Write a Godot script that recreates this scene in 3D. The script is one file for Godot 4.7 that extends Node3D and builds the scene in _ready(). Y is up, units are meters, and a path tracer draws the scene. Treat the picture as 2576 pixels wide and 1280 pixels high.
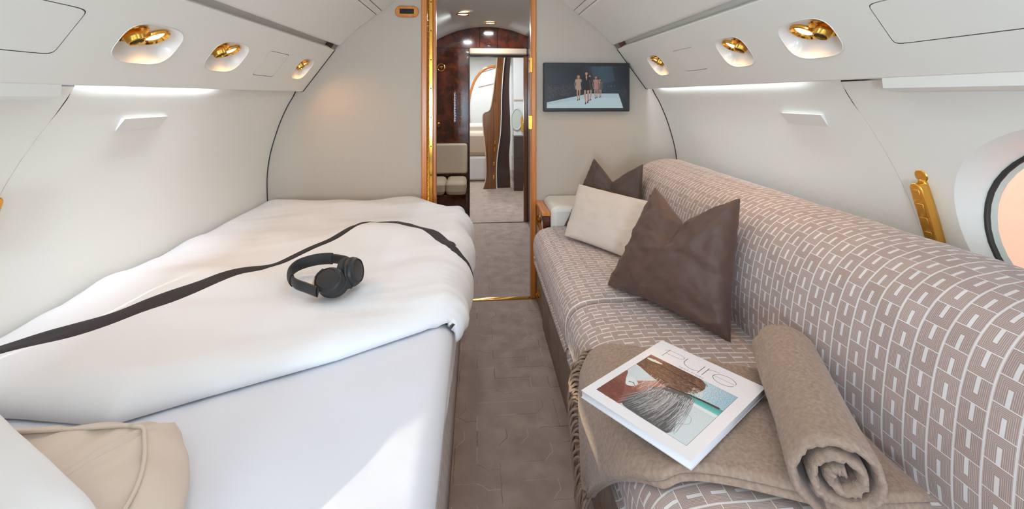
extends Node3D
# Aft cabin of a business jet: bed along one side, divan along the other, doorway in the bulkhead ahead.
# x runs across the cabin, y up, -z towards the bulkhead with the doorway. The eye stands at CAM.

const F := 1150.0
const CAM := Vector3(0, 1.07, 0)
const CX := 0.012          # centre line of the cabin
const ZB := -2.41          # cabin face of the bulkhead
const ZR := 1.75           # rear bulkhead
var yaw := atan(88.0 / F)
var mats := {}
var taken := {}
var noise := FastNoiseLite.new()
var noise2 := FastNoiseLite.new()

# ------------------------------------------------------------------ pixels to places
func ray(px: float, py: float) -> Vector3:
	var u := (px - 1288.0) / F
	var v := -(py - 242.0) / F
	return Vector3(u * cos(yaw) + sin(yaw), v, -cos(yaw) + u * sin(yaw))

func on_y(px: float, py: float, y: float) -> Vector3:
	var d := ray(px, py)
	return CAM + d * ((y - CAM.y) / d.y)

func on_z(px: float, py: float, z: float) -> Vector3:
	var d := ray(px, py)
	return CAM + d * (z / d.z)

func on_x(px: float, py: float, x: float) -> Vector3:
	var d := ray(px, py)
	return CAM + d * (x / d.x)

func to_pixel(p: Vector3) -> Vector3:
	var q := p - CAM
	var depth := q.x * sin(yaw) - q.z * cos(yaw)
	var u := q.x * cos(yaw) + q.z * sin(yaw)
	return Vector3(1288.0 + F * u / depth, 242.0 - F * q.y / depth, depth)

# ------------------------------------------------------------------ nodes
func numbered(called: String) -> String:
	if not taken.has(called):
		taken[called] = 0
		return called
	taken[called] += 1
	return "%s_%03d" % [called, taken[called]]

func thing(called: String, label: String, category: String, at := Vector3.ZERO, group := "") -> Node3D:
	var o := Node3D.new()
	o.name = numbered(called)
	add_child(o)
	o.position = at
	o.set_meta("label", label)
	o.set_meta("category", category)
	if group:
		o.set_meta("group", group)
	return o

func setting(called: String, label: String, category: String) -> Node3D:
	var o := thing(called, label, category)
	o.set_meta("kind", "structure")
	return o

func part(called: String, st: SurfaceTool, m: Material, parent: Node3D, stuff := false) -> MeshInstance3D:
	st.generate_normals()
	st.index()
	var o := MeshInstance3D.new()
	o.name = called
	o.mesh = st.commit()
	o.material_override = null
	o.mesh.surface_set_material(0, m)
	o.cast_shadow = GeometryInstance3D.SHADOW_CASTING_SETTING_ON
	parent.add_child(o, true)
	if not (parent is MeshInstance3D):
		o.position = -parent.position
	if stuff:
		o.set_meta("kind", "stuff")
	return o

# ------------------------------------------------------------------ shapes
func mb() -> SurfaceTool:
	var st := SurfaceTool.new()
	st.begin(Mesh.PRIMITIVE_TRIANGLES)
	st.set_smooth_group(0)
	return st

func tri(st: SurfaceTool, a: Vector3, b: Vector3, c: Vector3, ua := Vector2.ZERO, ub := Vector2.ZERO, uc := Vector2.ZERO) -> void:
	if (b - a).cross(c - a).length_squared() < 1e-18:
		return
	st.set_uv(ua); st.add_vertex(a)
	st.set_uv(ub); st.add_vertex(b)
	st.set_uv(uc); st.add_vertex(c)

func quad(st: SurfaceTool, a: Vector3, b: Vector3, c: Vector3, d: Vector3, ua := Vector2.ZERO, ub := Vector2.ZERO, uc := Vector2.ZERO, ud := Vector2.ZERO) -> void:
	tri(st, a, b, c, ua, ub, uc)
	tri(st, a, c, d, ua, uc, ud)

func grid(st: SurfaceTool, rows: Array, uvs: Array = [], closed := false) -> void:
	for i in rows.size() - 1:
		var n: int = rows[i].size()
		for j in (n if closed else n - 1):
			var k := (j + 1) % n
			if uvs.is_empty():
				quad(st, rows[i][j], rows[i][k], rows[i + 1][k], rows[i + 1][j])
			else:
				quad(st, rows[i][j], rows[i][k], rows[i + 1][k], rows[i + 1][j], uvs[i][j], uvs[i][k], uvs[i + 1][k], uvs[i + 1][j])

func fan(st: SurfaceTool, ring: Array) -> void:
	var c := Vector3.ZERO
	for p in ring:
		c += p
	c /= ring.size()
	for j in ring.size():
		tri(st, c, ring[j], ring[(j + 1) % ring.size()])

func rrect(w: float, h: float, r: float, n := 4) -> Array:
	var out := []
	r = clampf(r, 0.0002, minf(w, h) * 0.5 - 0.00001)
	for c in [[1, 1, 0.0], [-1, 1, 0.5], [-1, -1, 1.0], [1, -1, 1.5]]:
		for k in n + 1:
			var a: float = (c[2] + 0.5 * k / n) * PI
			out.append(Vector2(c[0] * (w * 0.5 - r) + cos(a) * r, c[1] * (h * 0.5 - r) + sin(a) * r))
	return out

func ring3(flat: Array, z: float, t: Transform3D) -> Array:
	var out := []
	for p in flat:
		out.append(t * Vector3(p.x, p.y, z))
	return out

# a plate with rounded outline (w by h, corner r) and depth d along local z, edges rounded by b
func slab(st: SurfaceTool, t: Transform3D, w: float, h: float, d: float, r := 0.004, b := 0.002, n := 4) -> void:
	var rows := []
	b = minf(b, minf(d * 0.49, minf(w, h) * 0.4))
	rows.append(ring3(rrect(w - 2 * b, h - 2 * b, r - b, n), -d / 2, t))
	rows.append(ring3(rrect(w - 0.6 * b, h - 0.6 * b, r - 0.3 * b, n), -d / 2 + 0.3 * b, t))
	rows.append(ring3(rrect(w, h, r, n), -d / 2 + b, t))
	rows.append(ring3(rrect(w, h, r, n), d / 2 - b, t))
	rows.append(ring3(rrect(w - 0.6 * b, h - 0.6 * b, r - 0.3 * b, n), d / 2 - 0.3 * b, t))
	rows.append(ring3(rrect(w - 2 * b, h - 2 * b, r - b, n), d / 2, t))
	st.set_smooth_group(1)
	grid(st, rows.slice(0, 3), [], true)
	st.set_smooth_group(2)
	grid(st, rows.slice(2, 4), [], true)
	st.set_smooth_group(1)
	grid(st, rows.slice(3, 6), [], true)
	st.set_smooth_group(3)
	fan(st, rows[0])
	fan(st, rows[5])
	st.set_smooth_group(0)

func block(st: SurfaceTool, lo: Vector3, hi: Vector3, b := 0.002) -> void:
	var s := hi - lo
	slab(st, Transform3D(Basis(), (lo + hi) * 0.5), s.x, s.y, s.z, b, b, 2)

func lathe(st: SurfaceTool, t: Transform3D, profile: Array, n := 32) -> void:
	var rows := []
	for p in profile:
		var row := []
		for k in n:
			var a := TAU * k / n
			row.append(t * Vector3(cos(a) * p[0], p[1], sin(a) * p[0]))
		rows.append(row)
	for i in rows.size() - 1:
		st.set_smooth_group(i + 10)
		grid(st, [rows[i], rows[i + 1]], [], true)
	st.set_smooth_group(0)

func tube(st: SurfaceTool, path: Array, radii, n := 8) -> void:
	var rows := []
	var side := Vector3.ZERO
	for i in path.size():
		var dir: Vector3 = (path[mini(i + 1, path.size() - 1)] - path[maxi(i - 1, 0)]).normalized()
		if i == 0:
			side = dir.cross(Vector3.UP if absf(dir.y) < 0.9 else Vector3.RIGHT).normalized()
		else:
			side = (side - dir * side.dot(dir)).normalized()
		var up := dir.cross(side)
		var r: float = radii[i] if radii is Array else radii
		var row := []
		for k in n:
			var a := TAU * k / n
			row.append(path[i] + (side * cos(a) + up * sin(a)) * r)
		rows.append(row)
	grid(st, rows, [], true)
	fan(st, rows[0])
	fan(st, rows[rows.size() - 1])

# closed polygon in x,y pushed along z
func extrude(st: SurfaceTool, poly: PackedVector2Array, z0: float, z1: float, flat := false, t := Transform3D()) -> void:
	var n := poly.size()
	for i in n:
		var a := poly[i]
		var b := poly[(i + 1) % n]
		st.set_smooth_group(-1 if flat else 0)
		quad(st, t * Vector3(a.x, a.y, z0), t * Vector3(b.x, b.y, z0), t * Vector3(b.x, b.y, z1), t * Vector3(a.x, a.y, z1))
	var idx := Geometry2D.triangulate_polygon(poly)
	for k in range(0, idx.size(), 3):
		for z in [z0, z1]:
			st.set_smooth_group(5 if z == z0 else 6)
			tri(st, t * Vector3(poly[idx[k]].x, poly[idx[k]].y, z), t * Vector3(poly[idx[k + 1]].x, poly[idx[k + 1]].y, z), t * Vector3(poly[idx[k + 2]].x, poly[idx[k + 2]].y, z))
	st.set_smooth_group(0)

func spline(pts: Array, per := 6, closed := false) -> Array:
	var out := []
	var n := pts.size()
	for i in (n if closed else n - 1):
		var p0 = pts[(i - 1 + n) % n] if closed else pts[maxi(i - 1, 0)]
		var p1 = pts[i]
		var p2 = pts[(i + 1) % n]
		var p3 = pts[(i + 2) % n] if closed else pts[mini(i + 2, n - 1)]
		for k in per:
			var t := float(k) / per
			out.append(0.5 * (2.0 * p1 + (p2 - p0) * t + (2.0 * p0 - 5.0 * p1 + 4.0 * p2 - p3) * t * t + (3.0 * p1 - p0 - 3.0 * p2 + p3) * t * t * t))
	if not closed:
		out.append(pts[n - 1])
	return out

# open line in x,y thickened to the left-hand side by d into a closed polygon
func thick(line: Array, d: float) -> PackedVector2Array:
	var out := PackedVector2Array()
	for p in line:
		out.append(p)
	for i in range(line.size() - 1, -1, -1):
		var dir: Vector2 = (line[mini(i + 1, line.size() - 1)] - line[maxi(i - 1, 0)]).normalized()
		out.append(line[i] + Vector2(-dir.y, dir.x) * d)
	return out

func hole_at(a: float, h: Vector2, p: float) -> Vector2:
	var r := pow(pow(absf(cos(a) / h.x), p) + pow(absf(sin(a) / h.y), p), -1.0 / p)
	return Vector2(cos(a), sin(a)) * r

# a surface over the rectangle lo..hi of (z, s) with a rounded hole of half size h round c; place turns (z, s, depth) into a point
func holed(st: SurfaceTool, lo: Vector2, hi: Vector2, c: Vector2, h: Vector2, p: float, place: Callable, rings := 4, n := 56) -> Array:
	var angles := []
	for k in n:
		angles.append(TAU * k / n)
	for q in [Vector2(lo.x, lo.y), Vector2(hi.x, lo.y), Vector2(hi.x, hi.y), Vector2(lo.x, hi.y)]:
		angles.append(fposmod((q - c).angle(), TAU))
	angles.sort()
	var rows := []
	for i in rings + 1:
		rows.append([])
	var rim := []
	for a in angles:
		var d := Vector2(cos(a), sin(a))
		var far := 1e9
		if d.x > 1e-6: far = minf(far, (hi.x - c.x) / d.x)
		if d.x < -1e-6: far = minf(far, (lo.x - c.x) / d.x)
		if d.y > 1e-6: far = minf(far, (hi.y - c.y) / d.y)
		if d.y < -1e-6: far = minf(far, (lo.y - c.y) / d.y)
		var inner := c + hole_at(a, h, p)
		var outer := c + d * far
		rim.append(inner)
		for i in rings + 1:
			var q := inner.lerp(outer, float(i) / rings)
			rows[i].append(place.call(q.x, q.y, 0.0))
	grid(st, rows, [], true)
	return rim

# ------------------------------------------------------------------ materials
func mat(called: String, c: Color, rough := 0.6, metal := 0.0) -> StandardMaterial3D:
	if mats.has(called):
		return mats[called]
	var m := StandardMaterial3D.new()
	m.resource_name = called
	m.albedo_color = c
	m.roughness = rough
	m.metallic = metal
	mats[called] = m
	return m

func c8(r: float, g: float, b: float) -> Color:
	return Color(r / 255.0, g / 255.0, b / 255.0)

func noise_tex(freq: float, size := 512, octaves := 4, seed_ := 1, ramp := []) -> NoiseTexture2D:
	var n := FastNoiseLite.new()
	n.seed = seed_
	n.noise_type = FastNoiseLite.TYPE_SIMPLEX_SMOOTH
	n.frequency = freq
	n.fractal_octaves = octaves
	var t := NoiseTexture2D.new()
	t.width = size
	t.height = size
	t.seamless = true
	t.noise = n
	if ramp:
		var g := Gradient.new()
		g.offsets = PackedFloat32Array(ramp.map(func(r): return r[0]))
		g.colors = PackedColorArray(ramp.map(func(r): return r[1]))
		t.color_ramp = g
	return t

func tri_map(m: StandardMaterial3D, scale: Vector3, world := true) -> void:
	m.uv1_triplanar = true
	m.uv1_world_triplanar = world
	m.uv1_scale = scale

func weave_image(n: int, seed_: int, base: Color, spread: float, thread: float) -> Image:
	var im := Image.create(n, n, false, Image.FORMAT_RGB8)
	var r := RandomNumberGenerator.new()
	r.seed = seed_
	var across := []
	var down := []
	for i in n:
		across.append(r.randf_range(-1, 1))
		down.append(r.randf_range(-1, 1))
	for y in n:
		for x in n:
			var k := across[(y + int(2.0 * sin(x * TAU / n))) % n] * 0.5 + down[(x + int(2.0 * sin(y * TAU / n))) % n] * 0.5 as float
			k = k * thread + r.randf_range(-1, 1) * spread
			im.set_pixel(x, y, Color(base.r + k, base.g + k, base.b + k))
	return im

# brick rows, each brick with nested grooves round a pale slot; rows open by turns one way and the other
func fabric_image() -> Image:
	var cell := 128
	var im := Image.create(1024, 1024, false, Image.FORMAT_RGB8)
	var r := RandomNumberGenerator.new()
	r.seed = 7
	var base := c8(182, 160, 150)
	var dark := c8(152, 131, 122)
	var pale := c8(224, 219, 217)
	var tone := []
	for i in 64:
		tone.append(r.randf_range(-0.02, 0.02))
	for y in 1024:
		var row := y / cell
		var b := float(y % cell) / cell - 0.5
		var even := row % 2 == 0
		for x in 1024:
			var xx := float(x) / cell + (0.0 if even else 0.5)
			var brick := int(floor(xx)) % 8
			var a: float = xx - floorf(xx)
			if not even:
				a = 1.0 - a
			var k: float = tone[row * 8 + brick] + r.randf_range(-0.018, 0.018)
			var c := base
			if absf(b) > 0.455 or a < 0.022 or a > 0.978:
				c = pale
			else:
				var d := maxf(absf(b) - 0.072, 0.38 - a)
				if d < 0.0:
					c = pale
				else:
					var g := fposmod(d, 0.06) / 0.06
					c = base.lerp(dark, 0.85 * smoothstep(0.15, 0.5, g) * (1.0 - smoothstep(0.65, 0.95, g)))
					if g < 0.16 and d > 0.03:
						c = c.lerp(pale, 0.55)
			im.set_pixel(x, y, Color(c.r + k, c.g + k, c.b + k))
	return im

func carpet_image(n: int) -> Image:
	var im := Image.create(n, n, false, Image.FORMAT_RGB8)
	var r := RandomNumberGenerator.new()
	r.seed = 11
	var broad := FastNoiseLite.new()
	broad.seed = 3
	broad.frequency = 0.006
	broad.fractal_octaves = 3
	for y in n:
		for x in n:
			var e := minf(minf(x, n - x), minf(y, n - y)) / 90.0
			var k := broad.get_noise_2d(x, y) * 0.075 * clampf(e, 0, 1) + r.randf_range(-0.03, 0.03)
			im.set_pixel(x, y, Color(0.66 + k, 0.58 + k * 0.97, 0.53 + k * 0.93))
	# the etched ornament: broken lines of a brick grid with cut corners and stars, sunk dark or brushed pale
	var g := n / 12.0
	for j in 12:
		for i in 12:
			var o := Vector2(i * g, j * g)
			var pick := r.randf()
			var ends := []
			if pick < 0.35: ends = [Vector2(0, 0), Vector2(g, 0)]
			elif pick < 0.68: ends = [Vector2(0, 0), Vector2(0, g)]
			elif pick < 0.78: ends = [Vector2(0, 0), Vector2(g * 0.5, g * 0.35), Vector2(g, g * 0.35)]
			elif pick < 0.88: ends = [Vector2(0, g), Vector2(g * 0.4, g * 0.55), Vector2(g * 0.4, 0)]
			else: ends = []
			var pale := r.randf() < 0.4
			var strength := r.randf_range(0.2, 0.75)
			for q in ends.size() - 1:
				scratch(im, o + ends[q], o + ends[q + 1], r, c8(206, 190, 178) if pale else c8(92, 76, 68), strength, 1.7)
	for k in 16:
		var c := Vector2(r.randf() * n, r.randf() * n)
		for q in 11:
			var a := TAU * q / 11.0
			scratch(im, c + Vector2(cos(a), sin(a)) * 6.0, c + Vector2(cos(a), sin(a)) * g * 0.55, r, c8(182, 168, 156), 0.3, 1.2)
	return im

func scratch(im: Image, a: Vector2, b: Vector2, r: RandomNumberGenerator, c: Color, strength: float, w: float) -> void:
	var n := int(a.distance_to(b))
	var s := im.get_width()
	for k in n + 1:
		if r.randf() < 0.25:
			continue
		var p := a.lerp(b, float(k) / maxi(n, 1)) + Vector2(sin(k * 0.11), cos(k * 0.13)) * 1.2
		for dy in range(-2, 3):
			for dx in range(-2, 3):
				var q := Vector2i(posmod(int(p.x) + dx, s), posmod(int(p.y) + dy, s))
				var d := Vector2(dx, dy).length()
				if d < w:
					im.set_pixelv(q, im.get_pixelv(q).lerp(c, strength * (1.0 - d / (w + 0.6))))

# small raster tools for print and screens (x, y in pixels)
func dot(im: Image, p: Vector2, r: float, c: Color) -> void:
	for y in range(maxi(0, int(p.y - r - 1)), mini(im.get_height(), int(p.y + r + 2))):
		for x in range(maxi(0, int(p.x - r - 1)), mini(im.get_width(), int(p.x + r + 2))):
			var k := clampf(r + 0.5 - Vector2(x + 0.5, y + 0.5).distance_to(p), 0, 1) * c.a
			if k > 0:
				im.set_pixel(x, y, im.get_pixel(x, y).lerp(Color(c, 1), k))

func stroke(im: Image, pts: Array, w0: float, c: Color, w1 := -1.0) -> void:
	var last := w0 if w1 < 0 else w1
	for i in pts.size() - 1:
		var n := maxi(1, int(pts[i].distance_to(pts[i + 1]) / maxf(0.5, minf(w0, last) * 0.5)))
		for k in n + 1:
			var f := (i + float(k) / n) / (pts.size() - 1)
			dot(im, pts[i].lerp(pts[i + 1], float(k) / n), lerpf(w0, last, f) * 0.5, c)

func fill(im: Image, pts: Array, c: Color) -> void:
	var poly := PackedVector2Array(pts)
	var lo := poly[0]
	var hi := poly[0]
	for p in poly:
		lo = lo.min(p)
		hi = hi.max(p)
	for y in range(maxi(0, int(lo.y)), mini(im.get_height(), int(hi.y) + 1)):
		for x in range(maxi(0, int(lo.x)), mini(im.get_width(), int(hi.x) + 1)):
			if Geometry2D.is_point_in_polygon(Vector2(x + 0.5, y + 0.5), poly):
				im.set_pixel(x, y, im.get_pixel(x, y).lerp(Color(c, 1), c.a))

func cover_image() -> Image:
	var w := 560
	var h := 700
	var im := Image.create(w, h, false, Image.FORMAT_RGB8)
	im.fill(c8(238, 236, 240))
	var r := RandomNumberGenerator.new()
	r.seed = 21
	var P := func(u: float, v: float) -> Vector2: return Vector2(u * w, v * h)
	var x0 := int(0.077 * w)
	var x1 := int(0.905 * w)
	var y0 := int(0.255 * h)
	var y1 := int(0.913 * h)
	for y in range(y0, y1):
		for x in range(x0, x1):
			var v := float(y) / h
			var u := float(x) / w
			var n := noise.get_noise_2d(x * 1.6, y * 1.6)
			var c := c8(206, 219, 224)
			if v < 0.46:
				c = c8(132, 182, 205).lerp(c8(226, 231, 234), clampf(0.55 + n * 1.5 - (u - 0.7) * 2.2, 0, 1))
			elif u < 0.62:
				c = c8(212, 222, 226).lerp(c8(190, 206, 214), clampf(n + 0.3, 0, 1))
			elif v < 0.53:
				c = c8(32, 150, 150).lerp(c8(120, 200, 200), clampf((v - 0.46) / 0.07, 0, 1))
			elif v < 0.56:
				c = c8(226, 232, 234)
			else:
				c = c8(214, 224, 228).lerp(c8(196, 210, 216), clampf(n + 0.4 - (v - 0.58), 0, 1))
			im.set_pixel(x, y, c)
	# face and neck
	var smooth := func(flat: Array) -> Array:
		var pts := []
		for q in range(0, flat.size(), 2):
			pts.append(P.call(flat[q], flat[q + 1]))
		var out := spline(pts, 6, true)
		for q in out.size():
			out[q] = Vector2(clampf(out[q].x, x0, x1), clampf(out[q].y, y0, y1))
		return out
	fill(im, smooth.call([.07, .60, .10, .58, .15, .66, .20, .68, .28, .58, .36, .50, .46, .52, .46, .60, .36, .74, .31, .92, .18, .93, .07, .92]), c8(140, 86, 74))
	fill(im, smooth.call([.20, .66, .27, .58, .36, .51, .45, .53, .45, .59, .36, .68, .28, .72]), c8(170, 112, 98))
	fill(im, smooth.call([.07, .74, .15, .70, .24, .78, .28, .92, .07, .93]), c8(120, 68, 58))
	for k in 220:
		var q: Vector2 = P.call(r.randf_range(.08, .32), r.randf_range(.62, .91))
		if im.get_pixelv(Vector2i(q)).r > im.get_pixelv(Vector2i(q)).b * 1.3:
			dot(im, q, r.randf_range(4, 11), Color(c8(168, 110, 94) if r.randf() < 0.5 else c8(112, 62, 54), 0.16))
	fill(im, smooth.call([.15, .62, .20, .61, .26, .64, .25, .69, .20, .71, .16, .67]), c8(220, 226, 228))
	stroke(im, [P.call(.19, .665), P.call(.225, .655), P.call(.26, .675)], 5.0, c8(60, 38, 34), 2.0)
	# straw hat: crown band and brim
	fill(im, smooth.call([.07, .25, .20, .25, .42, .25, .60, .26, .67, .33, .65, .43, .58, .48, .46, .52, .30, .50, .14, .46, .07, .43]), c8(104, 72, 58))
	fill(im, smooth.call([.07, .255, .16, .255, .26, .262, .18, .29, .07, .29]), c8(150, 98, 80))
	fill(im, smooth.call([.09, .305, .16, .292, .24, .300, .18, .322, .10, .325]), c8(232, 228, 224))
	for k in 1500:
		var u := r.randf_range(.08, .65)
		var v := r.randf_range(.265, .50)
		var q: Vector2 = P.call(u, v)
		var at := im.get_pixelv(Vector2i(q))
		if at.r > 0.62 or at.b > at.r:
			continue
		stroke(im, [q, q + Vector2(r.randf_range(7, 18), r.randf_range(0, 3))], 1.2, Color(c8(182, 146, 122), 0.5) if r.randf() < 0.5 else Color(c8(56, 36, 28), 0.6))
	stroke(im, [P.call(.17, .325), P.call(.36, .332), P.call(.52, .342), P.call(.64, .36)], 6.0, c8(48, 32, 26), 4.0)
	stroke(im, [P.call(.44, .515), P.call(.62, .480), P.call(.75, .466), P.call(.862, .460)], 9.0, c8(52, 38, 32), 15.0)
	for k in 140:
		var q: Vector2 = P.call(r.randf_range(.60, .70), r.randf_range(.38, .47))
		stroke(im, [q, q + Vector2(r.randf_range(-6, 14), r.randf_range(-5, 5))], 1.4, Color(c8(228, 224, 220), 0.8))
	# long grey hair falling away from the brim
	fill(im, smooth.call([.38, .58, .48, .52, .62, .49, .70, .52, .70, .64, .73, .78, .75, .905, .62, .912, .46, .91, .32, .89, .33, .74]), c8(84, 86, 90))
	for k in 340:
		var u0 := r.randf_range(.36, .69)
		var s0: Vector2 = P.call(u0, lerpf(.58, .50, (u0 - .36) / .3) + r.randf_range(0, .05))
		var e0: Vector2 = P.call(.30 + (u0 - .36) * 1.33 + r.randf_range(-.05, .05), r.randf_range(.76, .908))
		var m0 := s0.lerp(e0, 0.5) + Vector2(r.randf_range(8, 34), r.randf_range(-16, 8))
		var g := r.randf_range(48, 226)
		var line := []
		for j in 9:
			var t := j / 8.0
			line.append(s0.lerp(m0, t).lerp(m0.lerp(e0, t), t))
		stroke(im, line, 1.7, Color(c8(g, g + 2, g + 5), 0.75), 1.0)
	for k in 34:
		var s1: Vector2 = P.call(r.randf_range(.24, .44), r.randf_range(.47, .52))
		stroke(im, [s1, s1 + Vector2(r.randf_range(-20, 20), 50), s1 + Vector2(r.randf_range(-40, 30), 130)], 1.3, Color(c8(214, 206, 202), 0.8), 0.8)
	stroke(im, spline([P.call(.72, .66), P.call(.78, .68), P.call(.80, .74), P.call(.74, .80), P.call(.78, .88)], 6), 1.1, c8(120, 112, 112))
	for e in [[x0, y0, x1, y0], [x1, y0, x1, y1], [x1, y1, x0, y1], [x0, y1, x0, y0]]:
		stroke(im, [Vector2(e[0], e[1]), Vector2(e[2], e[3])], 1.0, Color(c8(90, 84, 90), 0.7))
	# the title in hairline letters and the small line under it
	var ink := c8(74, 52, 58)
	stroke(im, [P.call(.155, .200), P.call(.155, .085)], 2.4, ink)
	stroke(im, [P.call(.125, .112), P.call(.155, .088), P.call(.27, .084), P.call(.315, .094), P.call(.325, .115), P.call(.30, .136), P.call(.25, .142), P.call(.16, .142)], 1.7, ink)
	stroke(im, [P.call(.345, .088), P.call(.345, .140), P.call(.365, .172), P.call(.42, .192), P.call(.47, .192), P.call(.505, .178)], 2.8, ink, 1.6)
	stroke(im, [P.call(.513, .085), P.call(.513, .200)], 2.8, ink)
	stroke(im, [P.call(.555, .085), P.call(.555, .200)], 2.8, ink)
	stroke(im, [P.call(.555, .118), P.call(.575, .095), P.call(.61, .084), P.call(.65, .084)], 1.8, ink)
	var o := []
	for k in 23:
		var a := PI * 0.12 + TAU * 0.9 * (1.0 - k / 22.0)
		o.append(P.call(.725 + cos(a) * .098, .140 + sin(a) * .058))
	stroke(im, o, 2.4, ink)
	stroke(im, [P.call(.627, .138), P.call(.823, .138)], 1.4, ink)
	script_line(im, "saint-tropez", P.call(.355, .218), 15.0, Color(c8(120, 108, 118), 0.9))
	return im

# one-stroke small letters for the line under the title
func script_line(im: Image, text: String, at: Vector2, size: float, c: Color) -> void:
	var glyph := {
		"s": [[.7, .35, .3, .3, .15, .45, .6, .65, .6, .9, .1, .95]], "a": [[.6, .4, .3, .3, .1, .55, .1, .85, .35, 1, .6, .8], [.65, .3, .65, 1]],
		"i": [[.3, .3, .3, 1], [.3, .08, .3, .14]], "n": [[.1, .3, .1, 1], [.1, .5, .4, .3, .65, .45, .65, 1]], "t": [[.35, 0, .35, .9, .6, 1], [.1, .3, .65, .3]],
		"-": [[.1, .6, .6, .6]], "r": [[.15, .3, .15, 1], [.15, .55, .4, .32, .6, .32]], "o": [[.4, .3, .1, .5, .1, .8, .4, 1, .65, .8, .65, .5, .4, .3]],
		"p": [[.12, .3, .12, 1.4], [.12, .5, .4, .3, .68, .5, .68, .8, .4, 1, .12, .82]], "e": [[.1, .62, .68, .62, .6, .38, .35, .3, .1, .5, .1, .85, .4, 1, .68, .9]], "z": [[.1, .32, .65, .32, .1, 1, .68, 1]]}
	var x := at.x
	for ch in text:
		for line in glyph.get(ch, []):
			var pts := []
			for k in range(0, line.size(), 2):
				pts.append(Vector2(x + line[k] * size * 0.75, at.y + line[k + 1] * size))
			stroke(im, pts, 1.1, c)
		x += size * (0.45 if ch in "i" else 0.78)

func runway_image() -> Image:
	var w := 640
	var h := 344
	var im := Image.create(w, h, false, Image.FORMAT_RGB8)
	var r := RandomNumberGenerator.new()
	r.seed = 5
	for y in h:
		for x in w:
			var u := float(x) / w
			var v := float(y) / h
			var c := c8(26, 33, 41).lerp(c8(48, 66, 78), clampf(1.0 - absf(u - .70) / .30, 0, 1) * (1.0 - 0.4 * v))
			im.set_pixel(x, y, c)
	fill(im, [Vector2(.55 * w, 0), Vector2(.82 * w, 0), Vector2(.86 * w, .35 * h), Vector2(.60 * w, .45 * h)], Color(c8(62, 84, 98), 0.45))
	for k in 420:      # the seated crowd
		var u := r.randf_range(0, .36)
		var v := r.randf_range(.46, .78 - u * .25)
		var g := r.randf_range(20, 92)
		dot(im, Vector2(u * w, v * h), r.randf_range(2, 6), Color(c8(g, g * 0.86, g * 0.8), 0.5))
	for k in 60:
		dot(im, Vector2(r.randf_range(.94, 1) * w, r.randf_range(.5, .72) * h), r.randf_range(2, 5), Color(c8(70, 60, 62), 0.4))
	fill(im, [Vector2(0, .865 * h), Vector2(.52 * w, .655 * h), Vector2(.90 * w, .655 * h), Vector2(.96 * w, h), Vector2(0, h)], c8(158, 178, 184))
	fill(im, [Vector2(0, .93 * h), Vector2(.5 * w, .76 * h), Vector2(.92 * w, .76 * h), Vector2(.96 * w, h), Vector2(0, h)], Color(c8(176, 194, 200), 0.6))
	# walkers, the far ones first: x, head top, feet, dress, hair
	for f in [[.665, .29, .75, c8(92, 82, 78), c8(62, 46, 40)], [.615, .22, .77, c8(150, 116, 112), c8(74, 50, 42)], [.535, .19, .83, c8(58, 54, 54), c8(70, 48, 40)], [.395, .20, .82, c8(150, 132, 118), c8(110, 78, 58)], [.495, .11, .90, c8(26, 26, 32), c8(40, 28, 26)]]:
		var x: float = f[0] * w
		var t: float = f[1] * h
		var b: float = f[2] * h
		var L := b - t
		var skin := c8(168, 124, 108)
		var q := func(dx: float, dy: float) -> Vector2: return Vector2(x + dx * L, t + dy * L)
		dot(im, q.call(0, .075), L * .062, f[4])
		dot(im, q.call(-.03, .15), L * .04, f[4])
		dot(im, q.call(.035, .15), L * .04, f[4])
		dot(im, q.call(0, .085), L * .042, skin)
		stroke(im, [q.call(0, .12), q.call(0, .19)], L * .04, skin)
		stroke(im, [q.call(-.10, .20), q.call(-.135, .36), q.call(-.12, .50)], L * .034, f[3], L * .026)
		stroke(im, [q.call(.10, .20), q.call(.14, .36), q.call(.15, .49)], L * .034, f[3], L * .026)
		stroke(im, [q.call(-.035, .52), q.call(-.045, .74), q.call(-.02, .97)], L * .062, skin, L * .03)
		stroke(im, [q.call(.045, .52), q.call(.05, .74), q.call(.035, .93)], L * .062, skin, L * .03)
		fill(im, [q.call(-.11, .18), q.call(.11, .18), q.call(.085, .36), q.call(.115, .57), q.call(.02, .60), q.call(-.115, .57), q.call(-.085, .36)], f[3])
		fill(im, [q.call(-.03, .18), q.call(.03, .18), q.call(0, .30)], skin)
		stroke(im, [q.call(-.02, .97), q.call(-.03, .995)], L * .035, c8(30, 24, 26))
		stroke(im, [q.call(.035, .94), q.call(.04, .965)], L * .035, c8(30, 24, 26))
	for k in 3:
		dot(im, Vector2((.77 + k * .04) * w, .475 * h), 3.0 + k % 2, Color(c8(150, 150, 146), 0.7))
	return im

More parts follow.
